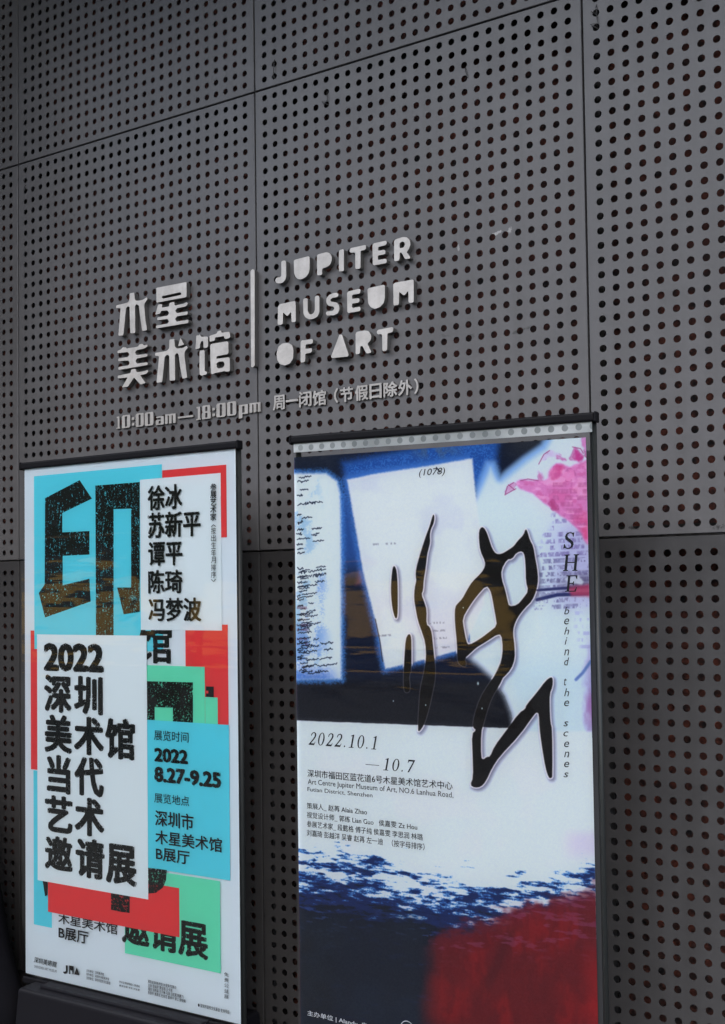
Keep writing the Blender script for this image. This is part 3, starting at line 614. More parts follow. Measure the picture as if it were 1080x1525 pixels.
SMALL = [('主办单位：深圳美术馆', (366, 634), (440, 659)), ('协办单位：深圳市木星美术馆', (366, 649), (462, 679)), ('支持单位：深圳市宣传文化基金', (366, 664), (468, 697)),
 ('学术主持和策展人 陈湘波', (505, 683), (592, 709)), ('展览助理 李凯 刘宝君', (505, 699), (592, 724)),
 ('展览由深圳美术馆与木星美术馆联合', (627, 679), (747, 716)), ('主办 张灿宇 黄业瑶 王卡琪', (627, 694), (730, 729)), ('展务 刘秀娟 王子琳 马涛 吕虹霖 韩鹏飞', (627, 710), (777, 756)), ('陈荣平 黄辉文 杜秋花 董承平 郭江 廖晓琳', (627, 726), (786, 774)),
 ('● 深圳市宣传文化基金 支持项目', (838, 778), (970, 821))]
for s, a, b in SMALL: T7(M_ink, s, a, (b[0], b[1] + 4), bold=.004)
for k, ch in enumerate('免费公益展'):
    y = 647 + k * 23.4; T7(M_ink, ch, (949, y), (968, y + 21))

# ------------------------------------------------------------------ right poster: printed collage painted into a generated image
YQ = YP
QX0, QX1 = at(441.0, 950, YQ)[0], at(879.0, 950, YQ)[0]
QZ1 = at(441, 681, YQ)[1] ; QZ0 = ZB + .004
W_, H_ = 660, 1400
gx = QX0 + (np.arange(W_) + .5) / W_ * (QX1 - QX0); gz = QZ0 + (np.arange(H_) + .5) / H_ * (QZ1 + .004 - QZ0)
GX, GZ = np.meshgrid(gx, gz); PX, PY = to_photo(GX, YQ, GZ)
def vn(sx, sy, seed, oct=3, ox=None, oy=None):
    x0, y0 = (PX if ox is None else ox), (PY if oy is None else oy); out = 0; amp = 1; tot = 0
    rs = np.random.default_rng(seed)
    for k in range(oct):
        T = rs.random((128, 128)); x = x0 / sx + 3.7 * k + 100; y = y0 / sy + 5.1 * k + 100
        xi, yi = np.floor(x).astype(int), np.floor(y).astype(int); fx, fy = x - xi, y - yi; fx = fx * fx * (3 - 2 * fx); fy = fy * fy * (3 - 2 * fy)
        a = T[yi % 128, xi % 128]; b = T[yi % 128, (xi + 1) % 128]; c = T[(yi + 1) % 128, xi % 128]; d = T[(yi + 1) % 128, (xi + 1) % 128]
        out = out + amp * ((a * (1 - fx) + b * fx) * (1 - fy) + (c * (1 - fx) + d * fx) * fy); tot += amp; amp *= .55; sx *= .5; sy *= .5
    return out / tot
def ss(a, b, x): t = np.clip((x - a) / (b - a), 0, 1); return t * t * (3 - 2 * t)
IMG = np.empty((H_, W_, 3)); IMG[:] = (200, 211, 222)
def put(mask, col):
    mk = np.clip(mask, 0, 1)[..., None]; IMG[:] = IMG * (1 - mk) + np.asarray(col, float) * mk
def sdist(poly, pad=16, dx=0.0, dy=0.0):
    """signed distance in photo units to a polygon, negative inside; far texels get +99"""
    q = np.array(poly, float) + (dx, dy); D = np.full(PX.shape, 99.0)
    sel = (PX > q[:, 0].min() - pad) & (PX < q[:, 0].max() + pad) & (PY > q[:, 1].min() - pad) & (PY < q[:, 1].max() + pad)
    x, y = PX[sel], PY[sel]; d = np.full(x.shape, 1e9); ins = np.zeros(x.shape, bool)
    for i in range(len(q)):
        a, b = q[i - 1], q[i]; e = b - a; L2 = max(1e-9, e @ e); t = np.clip(((x - a[0]) * e[0] + (y - a[1]) * e[1]) / L2, 0, 1)
        d = np.minimum(d, (x - a[0] - t * e[0]) ** 2 + (y - a[1] - t * e[1]) ** 2)
        cr = (a[1] > y) != (b[1] > y); xs = a[0] + (y - a[1]) / (e[1] if abs(e[1]) > 1e-9 else 1e-9) * e[0]; ins ^= cr & (x < xs)
    d = np.sqrt(d); D[sel] = np.where(ins, -d, d); return D
def smooth(poly, n=2):
    q = [np.array(p, float) for p in poly]
    for _ in range(n):
        q = [z for i in range(len(q)) for z in (q[i] * .75 + q[(i + 1) % len(q)] * .25, q[i] * .25 + q[(i + 1) % len(q)] * .75)]
    return q
def stroke(pts, wd, col, soft=.7):
    p = np.array(pts, float); pad = wd + 2
    sel = (PX > p[:, 0].min() - pad) & (PX < p[:, 0].max() + pad) & (PY > p[:, 1].min() - pad) & (PY < p[:, 1].max() + pad)
    if not sel.any(): return
    x, y = PX[sel], PY[sel]; d = np.full(x.shape, 1e9)
    for a, b in zip(p[:-1], p[1:]):
        e = b - a; t = np.clip(((x - a[0]) * e[0] + (y - a[1]) * e[1]) / max(1e-9, e @ e), 0, 1); d = np.minimum(d, (x - a[0] - t * e[0]) ** 2 + (y - a[1] - t * e[1]) ** 2)
    k = np.clip((wd / 2 + soft - np.sqrt(d)) / soft, 0, 1)[..., None]; IMG[sel] = IMG[sel] * (1 - k) + np.array(col, float) * k
grain = vn(1.6, 1.6, 1, 2); n_big = vn(60, 60, 2, 3); n_mid = vn(14, 14, 3, 3)
jit = (grain - .5) * 5
put(.45 * ss(.45, .7, n_big), (190, 197, 214)); put(.25 * ss(.5, .7, n_mid), (212, 216, 224))
# dark blue-black ground of the collage
dark = [(430, 660), (822, 640), (808, 664), (780, 683), (756, 702), (738, 722), (712, 748), (700, 770), (640, 800), (620, 900), (690, 975), (712, 985), (735, 1010), (752, 1036), (762, 1062), (766, 1087), (600, 1080), (430, 1072)]
dd = sdist(dark, 30)
put(ss(10, -8, dd + jit * .4), (20, 27, 46))
put(.75 * ss(1000, 1024, PY) * (dd < 0), (30, 30, 33)); put(.6 * ss(712, 676, PY) * (dd < 0) * ss(520, 480, PX), (40, 45, 54))
# blue glows
bl = sdist([(512, 690), (600, 672), (706, 655), (742, 650), (735, 715), (712, 742), (700, 700), (640, 705), (540, 722), (516, 728)], 26)
put(.9 * ss(12, -7, bl + jit * 2), (38, 84, 160)); put(.5 * ss(.45, .65, grain) * ss(6, -8, bl), (60, 120, 196))
bl2 = ss(700, 655, PX) * ss(600, 640, PX) * ss(690, 672, PY); put(.6 * bl2 * ss(.4, .6, n_mid), (78, 96, 118))
put(.7 * ss(735, 775, PX) * ss(700, 660, PY) * (dd < -5), (44, 47, 52))
nk = sdist([(509, 735), (515, 735), (524, 780), (541, 860), (509, 860)], 14); put(.85 * ss(6, -3, nk + jit) * ss(880, 820, PY), (42, 82, 150))
put(.7 * ss(7, -4, sdist([(536, 848), (541, 850), (541, 868), (531, 870)], 12)), (120, 70, 90))
# right pale area seen through the wedge
rp = sdist([(822, 640), (890, 640), (890, 1300), (766, 1100), (766, 1087), (762, 1062), (752, 1036), (735, 1010), (705, 985), (640, 900), (640, 800), (705, 745), (726, 690), (735, 690), (745, 712), (757, 702), (780, 683), (808, 664)], 40)
put(ss(9, -9, rp + jit * .6), (194, 208, 224)); put(.55 * ss(11, 0, abs(rp + 2)) * ss(760, 700, PY), (90, 150, 215))
put(.35 * ss(960, 1010, PY) * ss(-2, -30, rp), (170, 197, 224))
# left page
lp = sdist([(430, 704), (486, 704), (503, 716), (508, 735), (509, 800), (509.5, 1012), (430, 1013)], 26)
put(.8 * ss(9, 0, lp + jit * 1.5), (64, 126, 200)); put(ss(2, -4, lp + jit * .5), (200, 211, 224))
put(.75 * ss(.52, .66, vn(34, 60, 11, 3) + (grain - .5) * .25) * ss(1, -8, lp) * ss(500, 470, PX) * ss(760, 830, PY), (96, 140, 196))
put(.5 * ss(.55, .7, vn(20, 30, 12, 3) + (grain - .5) * .3) * ss(1, -8, lp) * ss(495, 455, PX), (104, 158, 190))
put(.8 * ss(985, 1013, PY + jit * 3) * ss(1, -4, lp) * ss(512, 480, PX), (60, 105, 185))
rs = np.random.default_rng(5)
def scrawl(x, y, wd, hgt, col=(22, 32, 50), lw=1.3):
    n = int(wd / 1.1) + 2; xs = x + np.linspace(0, wd, n) + rs.normal(0, .5, n); ys = y - np.linspace(0, wd * .12, n) + rs.normal(0, hgt * .22, n)
    stroke(list(zip(xs, ys)), lw * .62, col, .6)
for x, y, wd, hg in [(446, 712, 18, 6), (444, 717, 16, 5), (447, 730, 12, 3), (443, 738, 8, 4), (444, 751, 26, 5), (462, 749, 18, 4), (443, 767, 6, 4), (443, 778, 8, 5), (450, 772, 14, 5),
                     (443, 789, 9, 4), (465, 788, 14, 4), (442, 796, 8, 4), (464, 797, 8, 4), (470, 795, 6, 3), (443, 803, 18, 4), (466, 806, 16, 4), (443, 811, 8, 4), (443, 818, 8, 4), (443, 824, 10, 4),
                     (443, 847, 8, 5), (445, 853, 12, 5), (460, 851, 26, 4), (444, 860, 20, 4), (466, 857, 20, 5), (443, 868, 6, 4), (444, 874, 28, 4), (443, 887, 5, 4), (443, 903, 8, 4), (443, 915, 12, 4), (443, 923, 7, 4), (443, 931, 18, 4), (443, 938, 18, 4),
                     (443, 952, 14, 4), (443, 959, 14, 4), (444, 966, 14, 4), (459, 963, 16, 5), (478, 959, 18, 5), (444, 972, 28, 4), (482, 968, 13, 5), (443, 980, 8, 4), (456, 983, 18, 5), (477, 981, 18, 5), (450, 993, 22, 5), (473, 992, 29, 5), (450, 1001, 16, 5), (470, 1001, 18, 5)]:
    scrawl(x, y, wd, hg, lw=1.1 if wd < 15 else .9)
for k in range(46):
    scrawl(443 + rs.random() * (8 if k % 3 else 30), 845 + k * 3.55 + rs.normal(0, 1.5), 5 + rs.random() * 16, 3, lw=.8)
for y in (905, 931, 938, 952, 959): put(.5 * ss(2.4, 1.2, abs(PY - y)) * (PX > 442) * ss(462, 456, PX) * ss(.35, .5, vn(3, 8, 13, 2)), (96, 58, 82))
# tilted page
tp = sdist([(516.5, 714), (560, 705), (640, 693), (704, 682), (710, 745), (722, 840), (722, 900), (690, 967), (640, 981), (573.5, 997), (560, 930), (541, 855)], 26)
put(.85 * ss(11, 0, tp + jit * 1.2) * np.where(PX < 700, 1, 0), (62, 112, 184)); put(ss(1.6, -2.5, tp + jit * .35), (202, 210, 218))
put(.4 * ss(.5, .66, n_big) * ss(0, -6, tp), (188, 194, 206)); put(.5 * ss(860, 960, PY) * ss(0, -6, tp) * ss(.35, .6, n_big), (206, 203, 218))
for x, y, wd in ((552, 811, 38), (640, 928, 22), (636, 940, 30), (640, 951, 26), (560, 947, 26), (642, 965, 28)):
    put(.4 * ss(2.2, .8, abs(PY - y + (PX - x) * .05)) * (PX > x) * (PX < x + wd) * ss(.42, .55, vn(2.2, 6, int(y), 2)), (70, 72, 84))
stroke([(559, 922), (566, 955), (570, 985)], .9, (60, 66, 82)); stroke([(650, 696), (655, 703)], .8, (30, 40, 60))
# brick-like printed text, right side
for k in range(15):
    y = 766 + k * 9.8; row = ss(4.2, 2.6, abs(PY - y + (PX - 840) * .05)); x0 = 822 - max(0, k - 1) * 5 if k < 7 else 797
    wd = ss(.36, .46, vn(9, 60, 40 + k, 2)) * ss(.30, .52, vn(2.4, 4.5, 140 + k, 2)); c = (92, 78, 140) if k < 9 else (62, 60, 104)
    if k > 6: c = (70, 66, 110)
    put(.55 * row * wd * (.3 + 1.1 * vn(5, 5, 33, 2)) * ss(x0 - 4, x0 + 8, PX + 20 * (n_mid - .5)), c)
put(.35 * ss(800, 860, PX) * ss(760, 800, PY) * ss(925, 880, PY), (136, 118, 176)); put(.55 * ss(815, 868, PX + 30 * (n_mid - .5)) * ss(845, 865, PY) * ss(890, 875, PY), (66, 62, 88))
stroke([(800, 893), (830, 886), (880, 884)], 3.2, (44, 50, 96), 2.0); stroke([(800, 879), (840, 876), (882, 874)], 2.2, (50, 52, 98), 2.0)
put(.8 * ss(6, -2, sdist([(848, 876), (884, 870), (884, 886), (852, 886)], 14) + 3 * (n_mid - .5)), (176, 62, 92))
put(.85 * ss(2, -2, sdist([(842, 862), (862, 856), (872, 866), (868, 872), (850, 868)], 8) + 6 * (n_mid - .5)), (196, 205, 216))
for k in range(7):
    y = 903 + k * 10; put(.28 * ss(3.4, 1.8, abs(PY - y)) * ss(.45, .56, vn(6, 40, 70 + k, 2)) * ss(835 + k * 4, 870, PX), (110, 96, 168))
edge = ss(866, 880, PX + 16 * (vn(10, 26, 21, 3) - .5)); put(.55 * edge * ss(930, 1000, PY) * ss(1330, 1240, PY), (132, 104, 164)); put(.5 * edge * ss(1020, 1045, PY) * ss(1090, 1060, PY), (150, 84, 150))
stroke([(858, 1012), (868, 1002), (880, 985)], 2.0, (92, 116, 170), 2.5)
# pink petals over the top right corner
pk = lambda pts: [(730 + x / 5.865, 640 + y / 5.865) for x, y in pts]
body = smooth(pk([(225, 440), (300, 432), (380, 450), (420, 440), (470, 440), (505, 430), (510, 380), (530, 330), (590, 292), (650, 305), (690, 330), (740, 300), (800, 290), (870, 250), (870, 1000), (840, 1000), (790, 900), (720, 820), (620, 750), (560, 710), (470, 640), (400, 580), (340, 535), (260, 520), (225, 490)]), 2)
bd = sdist(body, 20); put(.9 * ss(2.4, -2.5, bd + 4 * (n_mid - .5)), (203, 116, 176))
fade = ss(3, -6, bd)
put(.55 * fade * ss(.46, .66, vn(9, 9, 31, 3)), (194, 92, 150)); put(.6 * fade * ss(.5, .64, vn(16, 7, 32, 3)), (226, 168, 204))
for k in range(9):
    y = 722 + k * 9.6; put(.42 * fade * (.3 + 1.1 * vn(2.6, 6, 150 + k, 2)) * ss(4.8, 2.4, abs(PY - y)) * ss(.38, .52, vn(9, 60, 90 + k, 2)) * ss(810, 826, PX), (164, 78, 128))
put(.75 * fade * ss(845, 875, PX) * ss(740, 800, PY) * ss(.4, .6, n_mid), (212, 78, 128))
for pts, c, a in [([(130, 575), (150, 490), (200, 460), (235, 470), (225, 510), (170, 545)], (206, 150, 188), .8), ([(430, 300), (470, 220), (520, 180), (580, 190), (680, 268), (600, 255), (520, 230)], (206, 184, 214), .55), ([(570, 215), (680, 268), (640, 272), (590, 250)], (188, 84, 150), .8),
                  ([(680, 265), (715, 220), (720, 150), (780, 165), (815, 210), (830, 250), (800, 290)], (190, 72, 142), .9), ([(790, 60), (870, 60), (870, 250), (830, 240), (812, 170), (785, 130)], (206, 108, 176), .9),
                  ([(510, 400), (530, 330), (590, 292), (655, 310), (630, 370), (620, 430), (540, 450)], (200, 82, 140), .75), ([(640, 370), (690, 330), (750, 340), (750, 420), (690, 470), (640, 430)], (222, 142, 190), .8),
                  ([(415, 350), (440, 370), (465, 400), (455, 450), (420, 440)], (192, 92, 150), .8), ([(500, 620), (560, 600), (600, 660), (600, 720), (540, 700)], (176, 66, 122), .8)]:
    q = smooth(pk(pts), 3); d = sdist(q, 12) + 5 * (vn(6, 6, 34, 2) - .5); put(a * ss(1.8, -4.0, d) * (.45 + .9 * vn(7, 12, 35, 3)), tuple(np.array(c) * (.95, .88, .94))); put(.38 * ss(1.6, .2, abs(d + .6)) * ss(.42, .6, vn(8, 8, 36, 2)), (158, 66, 122))
for pts in ([(130, 570), (150, 495), (205, 462)], [(160, 480), (215, 525)], [(135, 565), (225, 515)], [(425, 300), (470, 215), (520, 182)], [(720, 150), (790, 165), (815, 205)], [(265, 445), (330, 430), (420, 445)], [(830, 190), (830, 230), (845, 245)]):
    stroke(pk(pts), .3, (150, 70, 118), .9)
# lower white panel
ed = PY - (1073.2 + (PX - 441) * .036 + 1.2 * (n_mid - .5)); put(ss(-.8, .8, ed) * ss(772, 764, PX + (PY - 1085) * .05), (199, 209, 220))
put(ss(1086, 1092, PY) * ss(1330, 1280, PY), (199, 209, 221)); put(.3 * ss(1090, 1150, PY) * ss(.5, .68, n_big), (206, 206, 222))
put(.3 * ss(830, 866, PX) * ss(1230, 1250, PY) * ss(1290, 1260, PY), (190, 160, 196))
# sea
yb = np.interp(PX, [440, 500, 560, 620, 680, 740, 800, 879], [1268, 1275, 1286, 1300, 1322, 1326, 1316, 1300])
dn = (PY - yb); skx = PX + PY * .9; sky_ = PY - PX * .16
wv = vn(38, 8, 51, 4, skx, sky_ + 6 * n_mid); wv2 = vn(15, 3.4, 52, 4, skx, sky_)
lvl = np.interp(dn, [-80, -42, -14, 0, 14, 40, 62, 85, 120], [-.8, .03, .22, .42, .49, .54, .72, .95, 1.1])
tt = lvl - (.55 * wv + .45 * wv2 - .5) * 1.55 + (grain - .5) * .16
put(ss(.40, .50, tt), (96, 152, 205)); put(ss(.46, .56, tt), (38, 82, 148)); put(ss(.53, .66, tt), (22, 38, 84)); put(ss(.78, .98, tt), (20, 27, 42))
put(.7 * ss(.62, .72, wv2) * ss(60, 95, dn) * ss(190, 120, dn) * ss(.5, .6, n_big), (54, 82, 148))
put(.55 * ss(1440, 1365, PY) * ss(80, 110, dn) * ss(.5, .7, n_mid) * 0.5, (34, 52, 96))
low = ss(1345, 1400, PY) * ss(650, 610, PX); put(.8 * low, (24, 31, 45)); put(.5 * low * ss(520, 470, PX), (27, 29, 33)); put(.35 * low * ss(.45, .7, n_big), (28, 40, 58))
# red veil
ry = np.interp(PX, [620, 650, 700, 760, 800, 850, 880], [1412, 1388, 1372, 1354, 1340, 1330, 1318])
red = ss(-10, 22, PY - ry + 26 * (n_mid - .5) + 26 * (vn(30, 8, 61, 3, skx, sky_) - .5)) * ss(620, 668, PX + 22 * (n_big - .5)); put(red * .95, (100, 22, 29))
put(.6 * red * ss(.42, .7, vn(34, 60, 62, 4)), (132, 25, 30)); put(.4 * red * ss(.5, .7, vn(10, 16, 63, 4)), (84, 20, 28)); put(.45 * red * ss(860, 885, PX + 20 * (n_big - .5)) * ss(1380, 1460, PY), (160, 28, 32)); put(.5 * red * ss(40, 0, PY - ry), (92, 26, 52))
st = abs((PX - 748) + (PY - 1420) * .42 + 14 * (n_big - .5)); put(.55 * red * ss(16, 3, st) * ss(1370, 1400, PY) * ss(1500, 1450, PY), (70, 20, 28)); put(.35 * red * ss(.52, .7, vn(14, 90, 60, 3)), (86, 20, 28))
put(.45 * red * ss(.6, .72, vn(26, 6, 53, 3, skx, sky_)) * ss(1440, 1400, PY), (128, 62, 104))
# brush strokes with a pale rim and a soft printed shadow
b1 = Zf(570, 750, 4.357); b2 = Zf(670, 770, 6.356); b3 = Zf(670, 980, 5.4)
br = [b1([(330, 68), (336, 90), (330, 130), (312, 165), (305, 205), (308, 250), (298, 290), (288, 330), (278, 420), (265, 500), (262, 560), (250, 590), (270, 640), (285, 690), (282, 785), (305, 800), (318, 840), (326, 920), (334, 1000), (342, 1080), (338, 1150), (322, 1230), (300, 1330), (270, 1430), (240, 1478), (228, 1470), (238, 1300), (245, 1200), (268, 1100), (284, 1000), (278, 900), (255, 830), (230, 760), (215, 680), (205, 620), (208, 550), (220, 500), (215, 470), (218, 420), (240, 340), (262, 270), (285, 200), (305, 150), (320, 95)]),
      b1([(70, 403), (85, 415), (94, 470), (97, 560), (97, 700), (92, 745), (80, 740), (64, 680), (56, 600), (55, 520), (62, 440)]),
      b1([(168, 845), (182, 855), (186, 900), (186, 1080), (170, 1120), (176, 1180), (175, 1215), (158, 1228), (140, 1215), (136, 1130), (142, 1000), (150, 880)])]
zi = [b2([(300, 95), (325, 105), (350, 150), (370, 210), (400, 300), (435, 350), (490, 352), (560, 310), (610, 275), (640, 230), (700, 170), (718, 112), (735, 140), (755, 215), (790, 280), (805, 380), (825, 480), (836, 590), (820, 690), (780, 790), (700, 870), (640, 950), (605, 1030), (596, 1100), (612, 1220), (615, 1340), (580, 1440), (500, 1525)]) +
      b3([(430, 150), (400, 215), (340, 310), (300, 420), (270, 530), (250, 600), (250, 800), (268, 818), (300, 795), (325, 795), (360, 710), (450, 590), (560, 440), (610, 410), (615, 380), (700, 280), (770, 185), (815, 152), (828, 170), (825, 230), (802, 290), (802, 400), (808, 520), (822, 570), (825, 950), (815, 966), (795, 960), (770, 880), (740, 700), (722, 560), (718, 450), (700, 435), (680, 450), (560, 620), (400, 790), (340, 880), (290, 990), (250, 1035), (200, 1042), (165, 1020), (190, 960), (185, 780), (178, 610), (215, 580), (185, 555), (195, 470), (245, 320), (310, 215), (370, 130), (425, 0)]) +
      b2([(440, 1500), (490, 1360), (505, 1240), (490, 1110), (440, 1115), (380, 1155), (300, 1205), (250, 1235), (180, 1300), (140, 1335), (155, 1400), (140, 1420), (85, 1390), (72, 1330), (70, 1200), (55, 1050), (48, 950), (52, 850), (80, 815), (120, 775), (165, 690), (215, 610), (300, 530), (335, 470), (335, 420), (290, 320), (278, 220), (278, 130)])]
hol = [b2([(485, 500), (540, 400), (590, 395), (630, 335), (690, 320), (712, 370), (720, 480), (722, 610), (745, 700), (700, 765), (640, 835), (560, 848), (545, 790), (520, 680), (490, 590)]),
       b2([(118, 960), (180, 850), (250, 750), (345, 645), (385, 690), (405, 770), (420, 860), (435, 940), (448, 1030), (380, 1085), (280, 1160), (180, 1215), (155, 1180), (130, 1050)])]
dz = np.minimum.reduce([sdist(smooth(q, 1), 18) for q in br + zi]); hz = np.minimum.reduce([sdist(smooth(q, 1), 18) for q in hol]); dz = np.maximum(dz, -hz)
dsh = np.minimum.reduce([sdist(smooth(q, 1), 18, 2.2, 2.5) for q in br + zi]); hs = np.minimum.reduce([sdist(smooth(q, 1), 18, 2.2, 2.5) for q in hol]); dsh = np.maximum(dsh, -hs)
onl = ss(60, 120, IMG.mean(2))
put(.72 * ss(6.5, -1, dsh) * onl, (92, 92, 120)); put(.92 * ss(2.5, 1.5, dz) * onl * (dsh > -3), (218, 213, 226)); put(.5 * ss(1.6, .9, dz) * (1 - onl), (120, 116, 122))
put(ss(.8, -.4, dz), (26, 25, 25))
for x, y, r0 in ((712, 1018, 2.6), (690, 905, 1.0), (586, 1044, 1.2), (718, 1055, .8), (634, 1050, .6)):
    put(.9 * ss(r0, r0 * .3, np.hypot(PX - x, (PY - y) * .6) + 2 * (n_mid - .5)), (200, 226, 232))
IMG += (grain[..., None] - .5) * 9
al = np.clip(lin(np.clip(IMG, 0, 255)) * 1.3 - .004, .003, .85)
enc = np.where(al <= .0031308, al * 12.92, 1.055 * al ** (1 / 2.4) - .055)
im = bpy.data.images.new('collage_print', W_, H_); buf = np.ones((H_, W_, 4), np.float32); buf[..., :3] = enc; im.pixels.foreach_set(buf.ravel()); im.update(); im.pack()
M_print = mat('collage_print', (.5, .5, .5), .5, 0, .1); ti = N(M_print, 'ShaderNodeTexImage'); ti.image = im; ti.interpolation = 'Cubic'; L(M_print, ti.outputs[0], bsdf(M_print).inputs['Base Color'])
tz = at(876, 651, YQ)[1]
shp = obj('exhibition_poster', quadv([(QX0, QZ0), (QX1, QZ0), (QX1, tz), (QX0, QZ1)], YQ), [(0, 1, 2, 3)], M_print)
tag(shp, 'collage poster with brush strokes, pink petals, sea and red cloth, right stand', 'poster')
uv = shp.data.uv_layers.new(name='UVMap'); top = QZ1 + .004
for lp_, (X, Z) in enumerate([(QX0, QZ0), (QX1, QZ0), (QX1, tz), (QX0, QZ1)]): uv.data[lp_].uv = ((X - QX0) / (QX1 - QX0), (Z - QZ0) / (top - QZ0))
M_txt = mat('print_text_ink', (.02, .022, .028), .55, 0, .1); M_wtxt = mat('print_text_white', ink(196, 202, 210), .55)
q4 = lambda x, y: (420 + x / 3.375, 1060 + y / 3.375)
YT = YQ - .001
# italic numerals with thick and thin strokes
IT = {'2': [[(.02,.04),(.02,0),(.86,0),(.98,.26),(.92,.26),(.82,.13),(.34,.13),(.74,.46),(.9,.62),(.94,.78),(.84,.93),(.62,1),(.36,.97),(.2,.86),(.16,.72),(.26,.7),(.32,.84),(.46,.92),(.62,.92),(.72,.84),(.73,.7),(.62,.54),(.36,.3)]],
 '0': [[(.5 + .46 * math.cos(t), .5 + .5 * math.sin(t)) for t in np.linspace(0, 6.283, 21)[:-1]], [(.5 + .27 * math.cos(t), .5 + .45 * math.sin(t)) for t in np.linspace(0, 6.283, 21)[:-1]]],
 '1': [[(.12,0),(.88,0),(.88,.035),(.64,.06),(.64,1),(.56,1),(.2,.9),(.2,.86),(.42,.88),(.42,.06),(.12,.035)]],
 '7': [[(.06,1),(.06,.74),(.11,.74),(.2,.87),(.76,.87),(.28,.06),(.24,0),(.44,0),(.96,.94),(.96,1)]],
 '.': [[(.36 + .16 * math.cos(t), .07 + .07 * math.sin(t)) for t in np.linspace(0, 6.283, 11)[:-1]]], '-': [[(0,.33),(1,.33),(1,.37),(0,.37)]]}
def italic_line(s, tl, br, widths, slant=.22):
    X0, Z1 = at(*tl, YT); X1, Z0 = at(*br, YT); tot = sum(widths[c] for c in s); k = (X1 - X0 - slant * (Z1 - Z0)) / tot; x = X0
    for c in s:
        wd = widths[c] * k; gw = wd * .78
        pl = [[(x + a * gw + slant * b * (Z1 - Z0), Z0 + b * (Z1 - Z0)) for a, b in q] for q in IT[c]]
        v, f = curve_vf(pl, 0); obj('lettering', np.stack([v[:, 0], np.full(len(v), YT), v[:, 1]], 1), f, M_txt, shp); x += wd
WD = {'2': 1, '0': 1, '1': .95, '.': .55, '7': 1, '-': 1.9}
def italic_px(s, tl, tr, bl_, br_, n=None):
    italic_line(s, tl, br_, WD)
italic_line('2022.10.1', q4(132, 100), q4(500, 192), WD); italic_line('-10.7', q4(416, 224), q4(682, 308), WD)
for s, a, b, bo in (('深圳市福田区蓝花道6号木星美术馆艺术中心', (128, 289), (858, 393), .006), ('Art Centre Jupiter Museum of Art, NO.6 Lanhua Road,', (130, 337), (862, 441), -.004), ('Futian District, Shenzhen', (128, 378), (455, 434), -.004),
                ('策展人_ 赵苒 Alaia Zhao', (125, 456), (428, 521), .002), ('视觉设计师_ 郭练 Lian Guo   侯嘉雯 Zz Hou', (125, 502), (680, 597), .002), ('参展艺术家_ 段懿格 傅子纯 侯嘉雯 李思润 林璐', (125, 547), (708, 649), .002), ('刘嘉琦 彭越洋 吴睿 赵苒 左一迪   （按字母排序）', (125, 591), (717, 697), .002)):
    text(M_txt, s, q4(*a), q4(*b), bo, parent=shp, Y=YT)
q5 = lambda x, y: (425 + x / 4.5, 1230 + y / 4.5)
text(M_wtxt, '主办单位 | Alandy, 良', q5(148, 1234), q5(552, 1366), .014, parent=shp, Y=YT)
Xc, Zc = at(606.5, 1532, YT); ro = .021
v, f = curve_vf([[(Xc + ro * math.cos(t), Zc + ro * math.sin(t)) for t in np.linspace(0, 6.283, 33)[:-1]], [(Xc + ro * .9 * math.cos(t), Zc + ro * .9 * math.sin(t)) for t in np.linspace(0, 6.283, 33)[:-1]]], 0)
obj('emblem', np.stack([v[:, 0], np.full(len(v), YT), v[:, 1]], 1), f, M_wtxt, shp)
def serif_cap(ch, x0, y0, x1, y1):
    X0, Z1 = at(x0, y0, YT); X1, Z0 = at(x1, y1, YT); sl = .2
    G_ = {'H': [[(.0,0),(.36,0),(.36,.05),(.27,.07),(.27,.48),(.73,.48),(.73,.07),(.64,.05),(.64,0),(1,0),(1,.05),(.91,.07),(.91,.93),(1,.95),(1,1),(.64,1),(.64,.95),(.73,.93),(.73,.54),(.27,.54),(.27,.93),(.36,.95),(.36,1),(0,1),(0,.95),(.09,.93),(.09,.07),(0,.05)]],
          'E': [[(0,0),(.9,0),(.98,.27),(.92,.27),(.78,.06),(.34,.06),(.34,.48),(.58,.48),(.64,.38),(.69,.38),(.69,.64),(.64,.64),(.58,.54),(.34,.54),(.34,.94),(.76,.94),(.88,.76),(.94,.76),(.92,1),(0,1),(0,.95),(.14,.93),(.14,.07),(0,.05)]],
          'S': [[(.06,.3),(.02,.02),(.1,.04),(.18,.06),(.36,0),(.62,0),(.84,.1),(.92,.26),(.86,.42),(.68,.53),(.4,.66),(.3,.76),(.32,.88),(.5,.95),(.7,.9),(.8,.72),(.86,.72),(.88,1),(.8,.96),(.72,.97),(.52,1),(.3,.98),(.14,.88),(.08,.74),(.16,.58),(.36,.47),(.6,.36),(.7,.25),(.66,.11),(.48,.05),(.26,.1),(.12,.3)]]}[ch]
    wv_ = (X1 - X0) - sl * (Z1 - Z0) * .6
    v, f = curve_vf([[(X0 + a * wv_ + sl * b * (Z1 - Z0) * .6, Z0 + b * (Z1 - Z0)) for a, b in q] for q in G_], 0)
    obj('lettering', np.stack([v[:, 0], np.full(len(v), YT), v[:, 1]], 1), f, M_txt, shp)
serif_cap('S', 838, 793, 858, 817); serif_cap('H', 838, 826, 863, 850); serif_cap('E', 841, 857, 862, 881)
